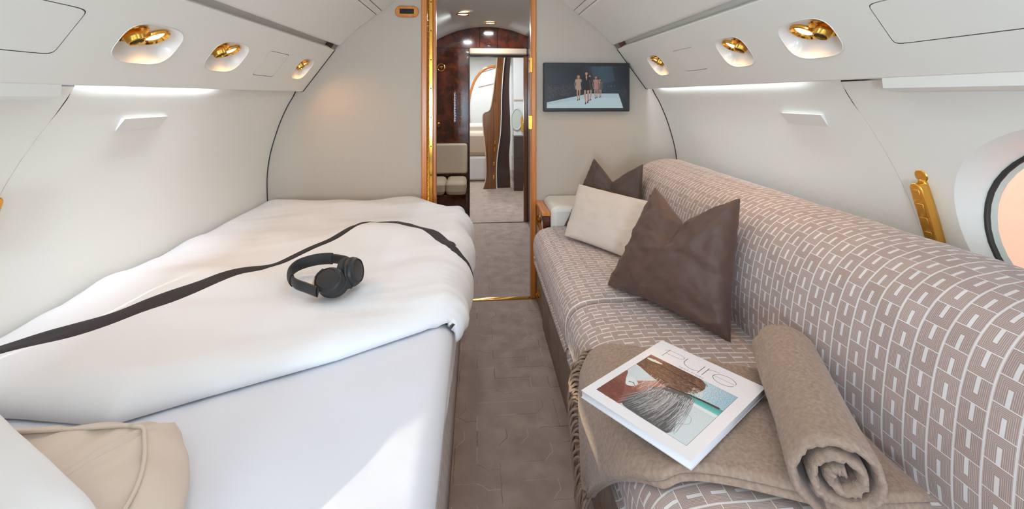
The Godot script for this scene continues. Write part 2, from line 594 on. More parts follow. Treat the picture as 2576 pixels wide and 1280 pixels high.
func wood_image(n: int, dark: Color, light: Color, burl: bool, seed_: int) -> Image:
	var im := Image.create(n, n, false, Image.FORMAT_RGB8)
	var a := FastNoiseLite.new()
	a.seed = seed_
	a.frequency = 0.011 if burl else 0.004
	a.fractal_octaves = 4
	a.domain_warp_enabled = true
	a.domain_warp_amplitude = 60.0 if burl else 12.0
	a.domain_warp_frequency = 0.012
	var b := FastNoiseLite.new()
	b.seed = seed_ + 9
	b.frequency = 0.06
	for y in n:
		for x in n:
			var k: float
			if burl:
				k = 0.5 + 0.85 * a.get_noise_2d(x, y) + 0.16 * b.get_noise_2d(x, y)
			else:
				k = 0.5 + 0.35 * sin(a.get_noise_2d(x * 6.0, y * 0.35) * 9.0 + x * 0.16) * 0.5 + 0.28 * b.get_noise_2d(x * 3.0, y * 0.12)
			im.set_pixel(x, y, dark.lerp(light, clampf(k, 0, 1)))
	return im

func make_materials() -> void:
	var m := mat("ivory", c8(238, 237, 229), 0.55)
	m.heightmap_enabled = true
	m.heightmap_texture = noise_tex(0.25, 256, 2, 4)
	m.heightmap_scale = 0.004
	tri_map(m, Vector3(3, 3, 3))
	mat("ivory_plain", c8(238, 237, 230), 0.45)
	mat("cup_white", c8(240, 237, 232), 0.22)
	m = mat("linen", Color.WHITE, 0.85)
	m.albedo_texture = ImageTexture.create_from_image(weave_image(512, 3, c8(191, 181, 167), 0.010, 0.012))
	m.albedo_texture.get_image()
	tri_map(m, Vector3(2.6, 2.6, 2.6))
	m = mat("carpet", Color.WHITE, 0.95)
	m.albedo_texture = ImageTexture.create_from_image(carpet_image(1024))
	tri_map(m, Vector3(1.25, 1.25, 1.25))
	m.heightmap_enabled = true
	m.heightmap_texture = noise_tex(0.4, 256, 2, 8)
	m.heightmap_scale = 0.08
	m = mat("brick_fabric", Color.WHITE, 0.8)
	m.albedo_texture = ImageTexture.create_from_image(fabric_image())
	m.rim_enabled = true
	m.rim = 0.35
	m.rim_tint = 0.6
	m = mat("sheet", c8(226, 229, 238), 0.85)
	m.heightmap_enabled = true
	m.heightmap_texture = noise_tex(0.015, 512, 3, 14)
	m.heightmap_scale = 0.08
	tri_map(m, Vector3(1.1, 1.1, 1.1))
	m = mat("duvet_cotton", c8(236, 237, 240), 0.85)
	m.heightmap_enabled = true
	m.heightmap_texture = noise_tex(0.02, 512, 4, 15)
	m.heightmap_scale = 0.10
	tri_map(m, Vector3(1.0, 1.0, 1.0))
	mat("stripe_black", c8(48, 44, 46), 0.8)
	m = mat("pillow_white", c8(240, 240, 242), 0.85)
	m = mat("pillow_beige", c8(222, 205, 190), 0.7)
	m.rim_enabled = true
	m.rim = 0.3
	m.backlight_enabled = true
	m.backlight = Color(0.25, 0.2, 0.16)
	m = mat("velvet_brown", c8(88, 65, 55), 0.6)
	m.rim_enabled = true
	m.rim = 0.55
	m.rim_tint = 0.5
	m.heightmap_enabled = true
	m.heightmap_texture = noise_tex(0.03, 512, 4, 16)
	m.heightmap_scale = 0.12
	tri_map(m, Vector3(2, 2, 2))
	m = mat("velvet_dark", c8(78, 62, 54), 0.62)
	m.rim_enabled = true
	m.rim = 0.6
	m.rim_tint = 0.5
	m = mat("cream_cloth", c8(214, 202, 190), 0.85)
	m.heightmap_enabled = true
	m.heightmap_texture = noise_tex(0.03, 256, 3, 17)
	m.heightmap_scale = 0.1
	tri_map(m, Vector3(3, 3, 3))
	m = mat("wool", Color.WHITE, 0.95)
	m.albedo_texture = noise_tex(0.06, 512, 5, 18, [[0.0, c8(132, 109, 95)], [0.5, c8(158, 135, 118)], [1.0, c8(180, 157, 139)]])
	m.heightmap_enabled = true
	m.heightmap_texture = noise_tex(0.3, 512, 3, 19)
	m.heightmap_scale = 0.12
	m.rim_enabled = true
	m.rim = 0.4
	tri_map(m, Vector3(3.5, 3.5, 3.5))
	mat("wool_yarn", c8(166, 143, 125), 0.95)
	m = mat("gold", c8(236, 178, 84), 0.12, 1.0)
	m = mat("gold_satin", c8(226, 176, 84), 0.24, 1.0)
	mat("black_plastic", c8(36, 36, 38), 0.45)
	mat("black_soft", c8(42, 41, 42), 0.7)
	mat("copper_plastic", c8(214, 178, 148), 0.3, 0.6)
	mat("rubber", c8(38, 37, 37), 0.55)
	mat("tv_body", c8(38, 38, 42), 0.35)
	m = mat("oak", Color.WHITE, 0.25)
	m.albedo_texture = ImageTexture.create_from_image(wood_image(256, c8(180, 96, 26), c8(226, 146, 58), false, 5))
	m.clearcoat_enabled = true
	m.clearcoat = 0.6
	tri_map(m, Vector3(4, 1, 4))
	m = mat("burl", Color.WHITE, 0.12)
	m.albedo_texture = ImageTexture.create_from_image(wood_image(512, c8(44, 14, 7), c8(108, 46, 20), true, 8))
	m.clearcoat_enabled = true
	m.clearcoat = 1.0
	m.clearcoat_roughness = 0.03
	tri_map(m, Vector3(1.6, 1.6, 1.6))
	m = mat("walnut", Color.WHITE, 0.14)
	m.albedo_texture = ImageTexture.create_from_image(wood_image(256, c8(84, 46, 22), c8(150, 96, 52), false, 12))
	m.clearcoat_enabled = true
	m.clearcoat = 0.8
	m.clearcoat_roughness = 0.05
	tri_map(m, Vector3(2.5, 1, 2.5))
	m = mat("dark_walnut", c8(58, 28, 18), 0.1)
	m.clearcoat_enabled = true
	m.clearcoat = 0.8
	mat("leather", c8(206, 184, 158), 0.5)
	mat("leather_pale", c8(226, 222, 214), 0.5)
	mat("forward_white", c8(232, 230, 226), 0.5)
	mat("paper", c8(236, 235, 240), 0.5)
	m = mat("cover_print", Color.WHITE, 0.28)
	m.albedo_texture = ImageTexture.create_from_image(cover_image())
	m.texture_repeat = false
	m = mat("tv_picture", c8(10, 10, 12), 0.2)
	m.emission_enabled = true
	m.emission = Color.WHITE
	m.emission_operator = BaseMaterial3D.EMISSION_OP_MULTIPLY
	m.emission_texture = ImageTexture.create_from_image(runway_image())
	m.emission_energy_multiplier = 0.8
	m.texture_repeat = false
	m = mat("sensor_glass", c8(22, 26, 30), 0.08)
	m = mat("window_glass", Color(1, 1, 1, 0.06), 0.02)
	m.transparency = BaseMaterial3D.TRANSPARENCY_ALPHA
	mat("gasket", c8(52, 50, 48), 0.5)
	mat("pane_edge", c8(204, 210, 200), 0.15)
	mat("shade_cloth", c8(214, 208, 198), 0.9)
	m = mat("reading_glow", c8(255, 236, 200), 0.4)
	m.emission_enabled = true
	m.emission = c8(255, 206, 140)
	m.emission_energy_multiplier = 3.0
	m = mat("cove_glow", c8(250, 250, 255), 0.4)
	m.emission_enabled = true
	m.emission = c8(236, 242, 255)
	m.emission_energy_multiplier = 2.0
	m = mat("down_glow", c8(255, 246, 230), 0.4)
	m.emission_enabled = true
	m.emission = c8(255, 238, 212)
	m.emission_energy_multiplier = 2.5

# ------------------------------------------------------------------ the tube of the cabin
const LIP := Vector2(0.897, 1.105)
const SLOPE := Vector2(-0.599, 0.801)
const OUT := Vector2(0.801, 0.599)
const PANEL_LEN := 0.262
const WIN_Y := 0.80
const WIN_Z := [-0.598, 0.70]
const WIN_CUT := [-1.1, 0.10, 1.75]
var wall_line := []

func wall_x(y: float) -> float:
	for i in wall_line.size() - 1:
		if y <= wall_line[i + 1].y:
			return lerpf(wall_line[i].x, wall_line[i + 1].x, clampf((y - wall_line[i].y) / (wall_line[i + 1].y - wall_line[i].y), 0, 1))
	return wall_line[wall_line.size() - 1].x

func side(sg: float, x: float, y: float, z: float) -> Vector3:
	return Vector3(CX + sg * x, y + sg * 0.008, z)

func edge_z(y: float) -> float:      # curved joint between the plain panel and the window panel
	var k := clampf(1.05 - y, 0, 1)
	return -1.125 + k * 0.36 - k * k * 0.25

func panel(sg: float, z: float, s: float, depth: float) -> Vector3:
	var p := LIP + SLOPE * s + OUT * depth
	return side(sg, p.x, p.y, z)

func build_shell() -> void:
	wall_line = spline([Vector2(0.91, -0.02), Vector2(0.99, 0.15), Vector2(1.045, 0.32), Vector2(1.07, 0.5), Vector2(1.076, 0.62), Vector2(1.073, 0.70), Vector2(1.06, 0.785), Vector2(1.04, 0.86), Vector2(1.01, 0.95), Vector2(0.972, 1.035), Vector2(0.938, 1.095), Vector2(0.922, 1.16)], 6)
	var floor_ := setting("floor", "taupe carpet with a faint etched line ornament running down the aisle", "carpet")
	var st := mb()
	block(st, Vector3(-1.05, -0.05, ZB - 0.01), Vector3(1.07, 0, ZR + 0.02))
	part("aisle_carpet", st, mats.carpet, floor_)
	st = mb()
	block(st, Vector3(-0.7, -0.05, -3.858), Vector3(0.5, 0.001, ZB - 0.012))
	part("vestibule_carpet", st, mats.carpet, floor_)
	st = mb()
	block(st, Vector3(-1.2, -0.05, -8.2), Vector3(1.3, 0.001, -3.872))
	part("forward_carpet", st, mats.carpet, floor_)
	st = mb()
	block(st, Vector3(-0.7, -0.05, -3.873), Vector3(0.5, 0.004, -3.857))
	part("joint_strip", st, mats.rubber, floor_)

	for sg in [-1.0, 1.0]:
		var who := "left" if sg < 0 else "right"
		var wall := setting("wall_" + who, "curved ivory cabin sidewall behind the bed" if sg < 0 else "curved ivory cabin sidewall behind the patterned divan", "wall")
		st = mb()
		var rows := []
		for i in 41:
			var y := lerpf(-0.02, 1.16, i / 40.0)
			var row := []
			for j in 9:
				var z := lerpf(ZB + 0.004, edge_z(y) - 0.0007, j / 8.0)
				row.append(side(sg, wall_x(y), y, z))
			rows.append(row)
		grid(st, rows)
		part("plain_panel", st, mats.ivory, wall)
		for k in 2:
			var z0: float = WIN_CUT[k]
			var z1: float = WIN_CUT[k + 1]
			st = mb()
			var place := func(z: float, y: float, d: float) -> Vector3:
				var zz := z
				if k == 0:
					zz = z + (edge_z(y) + 1.1) * clampf((-0.972 - z) / 0.128, 0, 1)
				return side(sg, wall_x(y) + d, y, zz)
			var lo := Vector2(z0, 0.45)
			var hi := Vector2(z1 - 0.0008, 1.10)
			var rim := holed(st, lo, hi, Vector2(WIN_Z[k], WIN_Y), Vector2(0.345, 0.225), 2.15, place, 8, 72)
			for span in [[-0.02, 0.45, 8], [1.10, 1.16, 3]]:
				rows = []
				for i in span[2] + 1:
					var y: float = lerpf(span[0], span[1], float(i) / span[2])
					var row := []
					for j in 9:
						row.append(place.call(lerpf(lo.x, hi.x, j / 8.0), y, 0.0))
					rows.append(row)
				grid(st, rows)
			part("window_panel", st, mats.ivory, wall)
			build_window(sg, k, rim)
		# skin of the fuselage, pierced only at the windows
		var skin := setting("wall_outer_" + who, "outer fuselage skin behind the ivory sidewall panels", "wall")
		st = mb()
		var sp := func(z: float, y: float, d: float) -> Vector3: return side(sg, sqrt(maxf(0, 1.19 * 1.19 - (y - 0.7) * (y - 0.7))) + d, y, z)
		var zs := [-2.46, -0.99, 0.10, ZR + 0.02]
		for k in 3:
			if k == 0:
				rows = []
				for i in 9:
					rows.append([sp.call(zs[0], lerpf(0.5, 1.05, i / 8.0), 0), sp.call(zs[1], lerpf(0.5, 1.05, i / 8.0), 0)])
				grid(st, rows)
			else:
				holed(st, Vector2(zs[k], 0.5), Vector2(zs[k + 1], 1.05), Vector2(WIN_Z[k - 1], WIN_Y), Vector2(0.378, 0.252), 2.15, sp, 4, 72)
		for span in [[-0.3, 0.5, 8], [1.05, 1.889, 24]]:
			rows = []
			for i in span[2] + 1:
				var y: float = lerpf(span[0], span[1], 1.0 - pow(1.0 - float(i) / span[2], 2.0))
				rows.append([sp.call(zs[0], y, 0), sp.call(zs[3], y, 0)])
			grid(st, rows)
		part("skin", st, mats.ivory_plain, skin)
		build_overhead(sg, who)
	build_ceiling()
	build_bulkhead()

func build_window(sg: float, k: int, rim: Array) -> void:
	var w := setting("window_%d" % (k + 1 if sg > 0 else k + 3), "oval cabin window with a deep white reveal and black seal" if sg > 0 else "oval cabin window above the bed", "window")
	var c := Vector2(WIN_Z[k], WIN_Y)
	var ell := func(h: Vector2, x: float, n := 72) -> Array:
		var out := []
		for i in n:
			var q := c + hole_at(TAU * i / n, h, 2.15)
			out.append(side(sg, x, q.y, q.x))
		return out
	# reveal: from the wall's rim over a soft lip down to the seal
	var st := mb()
	var rows := []
	for f in [[1.0, 0.0], [0.988, 0.004], [0.975, 0.012], [0.965, 0.016]]:
		var row := []
		for q in rim:
			var p: Vector2 = c + (q - c) * f[0]
			row.append(side(sg, wall_x(p.y) + f[1], p.y, p.x))
		rows.append(row)
	var last := []
	for q in rim:
		var p: Vector2 = c + (q - c) * 0.93
		last.append(side(sg, 1.097, p.y, p.x))
	rows.append(last)
	grid(st, rows, [], true)
	part("reveal", st, mats.ivory_plain, w)
	st = mb()
	grid(st, [ell.call(Vector2(0.324, 0.213), 1.096), ell.call(Vector2(0.319, 0.208), 1.093), ell.call(Vector2(0.314, 0.203), 1.096), ell.call(Vector2(0.314, 0.203), 1.102)], [], true)
	part("seal", st, mats.gasket, w)
	st = mb()
	grid(st, [ell.call(Vector2(0.3145, 0.2035), 1.101), ell.call(Vector2(0.310, 0.199), 1.109), ell.call(Vector2(0.309, 0.198), 1.112), ell.call(Vector2(0.375, 0.25), 1.180)], [], true)
	part("window_frame", st, mats.pane_edge, w)
	st = mb()
	fan(st, ell.call(Vector2(0.3095, 0.1985), 1.111))
	part("pane", st, mats.window_glass, w)
	if sg < 0 and k == 0:
		st = mb()
		fan(st, ell.call(Vector2(0.315, 0.205), 1.086))
		fan(st, ell.call(Vector2(0.315, 0.205), 1.089))
		part("blind", st, mats.shade_cloth, w)
	if sg < 0 and k == 1:      # added part-drawn blind, unseen, to trim the sun falling past the bed
		st = mb()
		var cut := []
		for i in 73:
			var q := c + hole_at(TAU * i / 72, Vector2(0.315, 0.205), 2.15)
			cut.append(side(sg, 1.086, maxf(q.y, 0.953), q.x))
		fan(st, cut)
		part("blind", st, mats.shade_cloth, w)

func build_overhead(sg: float, who: String) -> void:
	var over := "bed" if sg < 0 else "divan"
	var unit := thing("overhead_panel", "long sloping ivory overhead panel above the %s, holding reading lights" % over, "panel", side(sg, LIP.x, LIP.y, -0.5))
	var cups: Array
	var plates: Array
	if sg < 0:
		cups = [[-1.20, 0.101], [-1.555, 0.100], [-2.195, 0.083]]
		plates = [[-1.878, 0.087, 0.057, 0.124], [-0.80, 0.178, 0.057, 0.126]]
	else:
		cups = [[-1.092, 0.092], [-1.426, 0.082], [-2.056, 0.077]]
		plates = [[-1.745, 0.087, 0.052, 0.126], [-0.73, 0.152, 0.052, 0.131]]
	var cells := []
	for c in cups:
		cells.append({"z": c[0], "h": Vector2(c[1], 0.057), "cup": true, "s": 0.126, "p": 3.2})
	for c in plates:
		cells.append({"z": c[0], "h": Vector2(c[1], c[2]), "cup": false, "s": c[3], "p": 16.0})
	cells.sort_custom(func(a, b): return a.z < b.z)
	var st := mb()
	st.set_smooth_group(-1)
	var place := func(z: float, s: float, d: float) -> Vector3: return panel(sg, z, s, d)
	var at := ZB + 0.004
	for c in cells:
		var z0: float = c.z - c.h.x - 0.012
		var z1: float = c.z + c.h.x + 0.012
		quad(st, place.call(at, 0, 0), place.call(z0, 0, 0), place.call(z0, PANEL_LEN, 0), place.call(at, PANEL_LEN, 0))
		holed(st, Vector2(z0, 0), Vector2(z1, PANEL_LEN), Vector2(c.z, c.s), c.h, c.p, place, 1, 72 if c.cup else 200)
		at = z1
	quad(st, place.call(at, 0, 0), place.call(ZR, 0, 0), place.call(ZR, PANEL_LEN, 0), place.call(at, PANEL_LEN, 0))
	# rolled lip at the bottom, return at the top
	st.set_smooth_group(0)
	var rows := []
	for q in [[0.0, 0.0], [-0.004, 0.001], [-0.007, 0.005], [-0.006, 0.010], [0.0, 0.014], [0.05, 0.016]]:
		rows.append([place.call(ZB + 0.004, q[0], q[1]), place.call(ZR, q[0], q[1])])
	grid(st, rows)
	rows = []
	for q in [[PANEL_LEN, 0.0], [PANEL_LEN + 0.003, 0.002], [PANEL_LEN + 0.003, 0.02]]:
		rows.append([place.call(ZB + 0.004, q[0], q[1]), place.call(ZR, q[0], q[1])])
	grid(st, rows)
	part("panel_shell", st, mats.ivory, unit)
	for c in cells:
		if not c.cup:      # an access door in its opening, a narrow joint all round
			st = mb()
			var ring := []
			var low := []
			for k in 200:
				var q: Vector2 = hole_at(TAU * k / 200, c.h - Vector2(0.0020, 0.0020), c.p)
				ring.append(place.call(c.z + q.x, c.s + q.y, -0.0004))
				low.append(place.call(c.z + q.x, c.s + q.y, 0.008))
			grid(st, [ring, low], [], true)
			st.set_smooth_group(3)
			fan(st, ring)
			part("access_door", st, mats.ivory, unit)
	var words := ["beside the bulkhead", "between its neighbours", "beside the large access door"]
	cups.sort_custom(func(a, b): return a[0] < b[0])
	for i in 3:
		build_cup(sg, cups[i][0], cups[i][1], "gold reading lamp and air nozzle in white cup above %s, %s" % [over, words[i]])
	# channel between this panel and the ceiling panels, with a wood end block
	var ch := thing("ceiling_channel", "shaded beige channel above the overhead panel on the %s side" % over, "channel", side(sg, 0.75, 1.34, -0.5))
	st = mb()
	rows = []
	for q in [Vector2(0.742, 1.313), Vector2(0.768, 1.334), Vector2(0.752, 1.366), Vector2(0.722, 1.344)]:
		rows.append([side(sg, q.x, q.y, ZB + 0.004), side(sg, q.x, q.y, ZR)])
	st.set_smooth_group(-1)
	grid(st, rows)
	part("liner", st, mats.ivory, ch)
	st = mb()
	extrude(st, PackedVector2Array([Vector2(CX + sg * 0.737, 1.317 + sg * 0.008), Vector2(CX + sg * 0.765, 1.335 + sg * 0.008), Vector2(CX + sg * 0.750, 1.362 + sg * 0.008), Vector2(CX + sg * 0.721, 1.341 + sg * 0.008)]), ZB + 0.004, ZB + 0.07, true)
	part("end_block", st, mats.burl, ch)
	# strip of cove light hidden behind the lip
	var za := -1.66 if sg < 0 else -2.30
	var zb := -1.14 if sg < 0 else -1.26
	var cove := thing("cove_light", "cool white light strip hidden behind the overhead panel above the %s" % over, "light", side(sg, 0.912, 1.16, (za + zb) / 2))
	st = mb()
	block(st, Vector3(minf(CX + sg * 0.900, CX + sg * 0.918), 1.150 + sg * 0.008, za), Vector3(maxf(CX + sg * 0.900, CX + sg * 0.918), 1.156 + sg * 0.008, zb), 0.001)
	part("light_strip", st, mats.cove_glow, cove)
	st = mb()
	block(st, Vector3(minf(CX + sg * 0.896, CX + sg * 0.921), 1.1565 + sg * 0.008, za - 0.01), Vector3(maxf(CX + sg * 0.896, CX + sg * 0.921), 1.166 + sg * 0.008, zb + 0.01), 0.001)
	part("housing", st, mats.ivory_plain, cove)
	var l := AreaLight3D.new()
	l.name = "strip_lamp"
	l.area_size = Vector2(0.012, zb - za)
	l.light_color = c8(232, 240, 255)
	l.light_energy = COVE_ENERGY
	l.shadow_enabled = true
	l.area_range = 6.0
	cove.add_child(l)
	l.global_transform = Transform3D(Basis(Vector3.RIGHT, -PI / 2), side(sg, 0.909, 1.148, (za + zb) / 2))
	# box over the windows that takes the blind
	var box := thing("blind_box", "shallow ivory blind box under the overhead panel above the %s" % over, "box", side(sg, 0.94, 1.08, -0.3))
	st = mb()
	var y0 := 1.068 if sg < 0 else 1.070
	var prof := [Vector2(0.975, y0), Vector2(0.915, y0 + 0.003), Vector2(0.902, y0 + 0.010), Vector2(0.899, 1.103), Vector2(0.940, 1.106)]
	var poly := PackedVector2Array()
	for p in prof:
		poly.append(Vector2(CX + sg * p.x, p.y + sg * 0.008))
	extrude(st, poly, -1.050 if sg < 0 else -0.965, ZR - 0.01, true)
	part("box_shell", st, mats.ivory_plain, box)
	# thin wedge plate on the sidewall
	var plate := thing("wall_plate", "small ivory wedge plate on the sidewall above the %s" % over, "plate", side(sg, 1.0, 0.98, -1.4))
	st = mb()
	var pz0 := -1.50 if sg < 0 else -1.418
	var pz1 := -1.325 if sg < 0 else -1.245
	var py1 := 1.016 if sg < 0 else 1.008
	var py0 := py1 - 0.034
	var a := side(sg, wall_x(py0) - 0.001, py0, pz0)
	var b := side(sg, wall_x(py0) - 0.001, py0, pz1)
	var c1 := side(sg, wall_x(py1) - 0.011, py1, pz1)
	var d1 := side(sg, wall_x(py1) - 0.011, py1, pz0)
	var e1 := side(sg, wall_x(py1) + 0.002, py1 + 0.002, pz1)
	var f1 := side(sg, wall_x(py1) + 0.002, py1 + 0.002, pz0)
	st.set_smooth_group(-1)
	quad(st, a, b, c1, d1)
	quad(st, d1, c1, e1, f1)
	tri(st, b, c1, e1)
	tri(st, a, d1, f1)
	part("plate_body", st, mats.ivory_plain, plate)

func build_cup(sg: float, z: float, hz: float, label: String) -> void:
	var h := Vector2(hz, 0.057)
	var s0 := 0.126
	var base := panel(sg, z, s0, 0)
	var o := thing("reading_light", label, "light", base, "reading light cups")
	var shape := func(q: Vector2, f: float) -> float:
		var s := q.y + 0.057
		var d := minf(s * 0.95, (0.1145 - s) * 0.48)
		d = d - 0.008 * exp(-absf(s * 0.95 - (0.1145 - s) * 0.48) / 0.010)
		return maxf(0.002, d) * smoothstep(0.0, 0.16, 1.0 - f) + 0.003 * minf(1.0, (1.0 - f) * 20.0)
	var st := mb()
	var rows := []
	for f in [1.0, 0.985, 0.97, 0.95, 0.92, 0.88, 0.82, 0.75, 0.66, 0.55, 0.43, 0.3, 0.16, 0.02]:
		var row := []
		for k in 64:
			var q: Vector2 = hole_at(TAU * k / 64, h, 3.2) * f
			row.append(panel(sg, z + q.x, s0 + q.y, shape.call(q, f)))
		rows.append(row)
	grid(st, rows, [], true)
	fan(st, rows[rows.size() - 1])
	part("cup", st, mats.cup_white, o)
	st = mb()
	var rr := []
	for f in [[1.008, -0.0006], [1.0, -0.0022], [0.985, -0.0018], [0.978, 0.002]]:
		var row := []
		for k in 72:
			var q: Vector2 = hole_at(TAU * k / 72, h, 3.2) * f[0]
			row.append(panel(sg, z + q.x, s0 + q.y, f[1]))
		rr.append(row)
	grid(st, rr, [], true)
	part("rim", st, mats.cup_white, o)
	# both fittings look straight down, a touch inwards
	var tilt := Basis(Vector3(0, 0, 1), -sg * 0.50)
	var k := hz / 0.1
	var lamp_at := panel(sg, z - 0.030 * k, s0 + 0.013, 0.019)
	var air_at := panel(sg, z + 0.056 * k, s0 + 0.016, 0.015)
	st = mb()
	lathe(st, Transform3D(tilt, lamp_at), [[0.020, 0.006], [0.033, 0.004], [0.0345, 0.0], [0.033, -0.004], [0.029, -0.005], [0.024, -0.001], [0.021, 0.004]], 36)
	part("lamp_ring", st, mats.gold, o)
	st = mb()
	lathe(st, Transform3D(tilt, lamp_at), [[0.0001, -0.0015], [0.012, -0.001], [0.0215, 0.003]], 28)
	part("lamp_lens", st, mats.reading_glow, o)
	var l := SpotLight3D.new()
	l.name = "reading_lamp"
	l.light_color = c8(255, 190, 120)
	l.light_energy = READING_ENERGY
	l.light_size = 0.02
	l.spot_angle = 74.0
	l.spot_angle_attenuation = 0.9
	l.spot_range = 6.0
	l.shadow_enabled = true
	o.add_child(l)
	l.global_position = lamp_at + tilt * Vector3(0, -0.006, 0)
	l.look_at_from_position(l.global_position, l.global_position + tilt * Vector3(0, -1, 0) + Vector3(0, 0, 0.001), Vector3(0, 0, 1))
	st = mb()
	lathe(st, Transform3D(tilt, air_at), [[0.012, 0.008], [0.030, 0.006], [0.035, 0.002], [0.036, -0.003], [0.033, -0.005], [0.030, -0.002], [0.026, 0.004], [0.020, 0.004]], 36)
	var dish := part("air_nozzle", st, mats.gold, o)
	st = mb()
	lathe(st, Transform3D(tilt, air_at), [[0.0195, 0.006], [0.0195, -0.014], [0.018, -0.024], [0.0165, -0.026], [0.0145, -0.025], [0.0135, -0.018]], 30)
	part("barrel", st, mats.gold_satin, dish)
	st = mb()
	lathe(st, Transform3D(tilt, air_at), [[0.0001, -0.020], [0.0145, -0.0215]], 24)
	part("outlet", st, mats.rubber, dish)

func build_ceiling() -> void:
	var ceil := setting("ceiling", "ivory cabin ceiling panels meeting along narrow lengthwise joints", "ceiling")
	for sg in [-1.0, 1.0]:
		var lines := [
			[Vector2(0.722, 1.342), Vector2(0.676, 1.388), Vector2(0.625, 1.435), Vector2(0.58, 1.470), Vector2(0.5345, 1.503)],
			[Vector2(0.532, 1.505), Vector2(0.520, 1.514), Vector2(0.5075, 1.523)],
			[Vector2(0.505, 1.525), Vector2(0.475, 1.548), Vector2(0.445, 1.579), Vector2(0.415, 1.622), Vector2(0.37, 1.668), Vector2(0.30, 1.703), Vector2(0.2, 1.728), Vector2(0.1, 1.74), Vector2(0.0, 1.743)]]
		for n in 3:
			var flat := []
			for p in spline(lines[n], 4):
				flat.append(Vector2(CX + sg * p.x, p.y + sg * 0.008 * clampf(p.x / 0.4, 0, 1)))
			if sg > 0:
				flat.reverse()
			var st := mb()
			extrude(st, thick(flat, -0.008), ZB + 0.004, ZR)
			part(["lower_panel", "joint_strip", "crown_panel"][n], st, mats.ivory, ceil)
	# downlights added along the crown, out of view, to brighten the cabin
	for z in [-1.85, -0.95, -0.05, 0.85]:
		for x in [-0.16, 0.16]:
			downlight("added_ceiling_downlight", "added small round downlight in the ivory crown of the cabin ceiling", Vector3(CX + x, 1.729, z), CEILING_FILL_ENERGY, "added cabin ceiling downlights")

func downlight(called: String, label: String, at: Vector3, energy: float, group := "") -> void:
	var o := thing(called, label, "light", at, group)
	var st := mb()
	lathe(st, Transform3D(Basis(), at), [[0.032, 0.004], [0.046, 0.003], [0.047, -0.002], [0.041, -0.004], [0.036, -0.001]], 32)
	part("ring", st, mats.gold_satin, o)
	st = mb()
	lathe(st, Transform3D(Basis(), at), [[0.0001, 0.0], [0.037, 0.001]], 28)
	part("lens", st, mats.down_glow, o)
	var l := AreaLight3D.new()
	l.name = "down_lamp"
	l.area_size = Vector2(0.07, 0.07)
	l.light_color = c8(240, 249, 255)
	l.light_energy = energy
	l.area_range = 8.0
	l.shadow_enabled = true
	o.add_child(l)
	l.transform = Transform3D(Basis(Vector3.RIGHT, -PI / 2), Vector3(0, -0.008, 0))

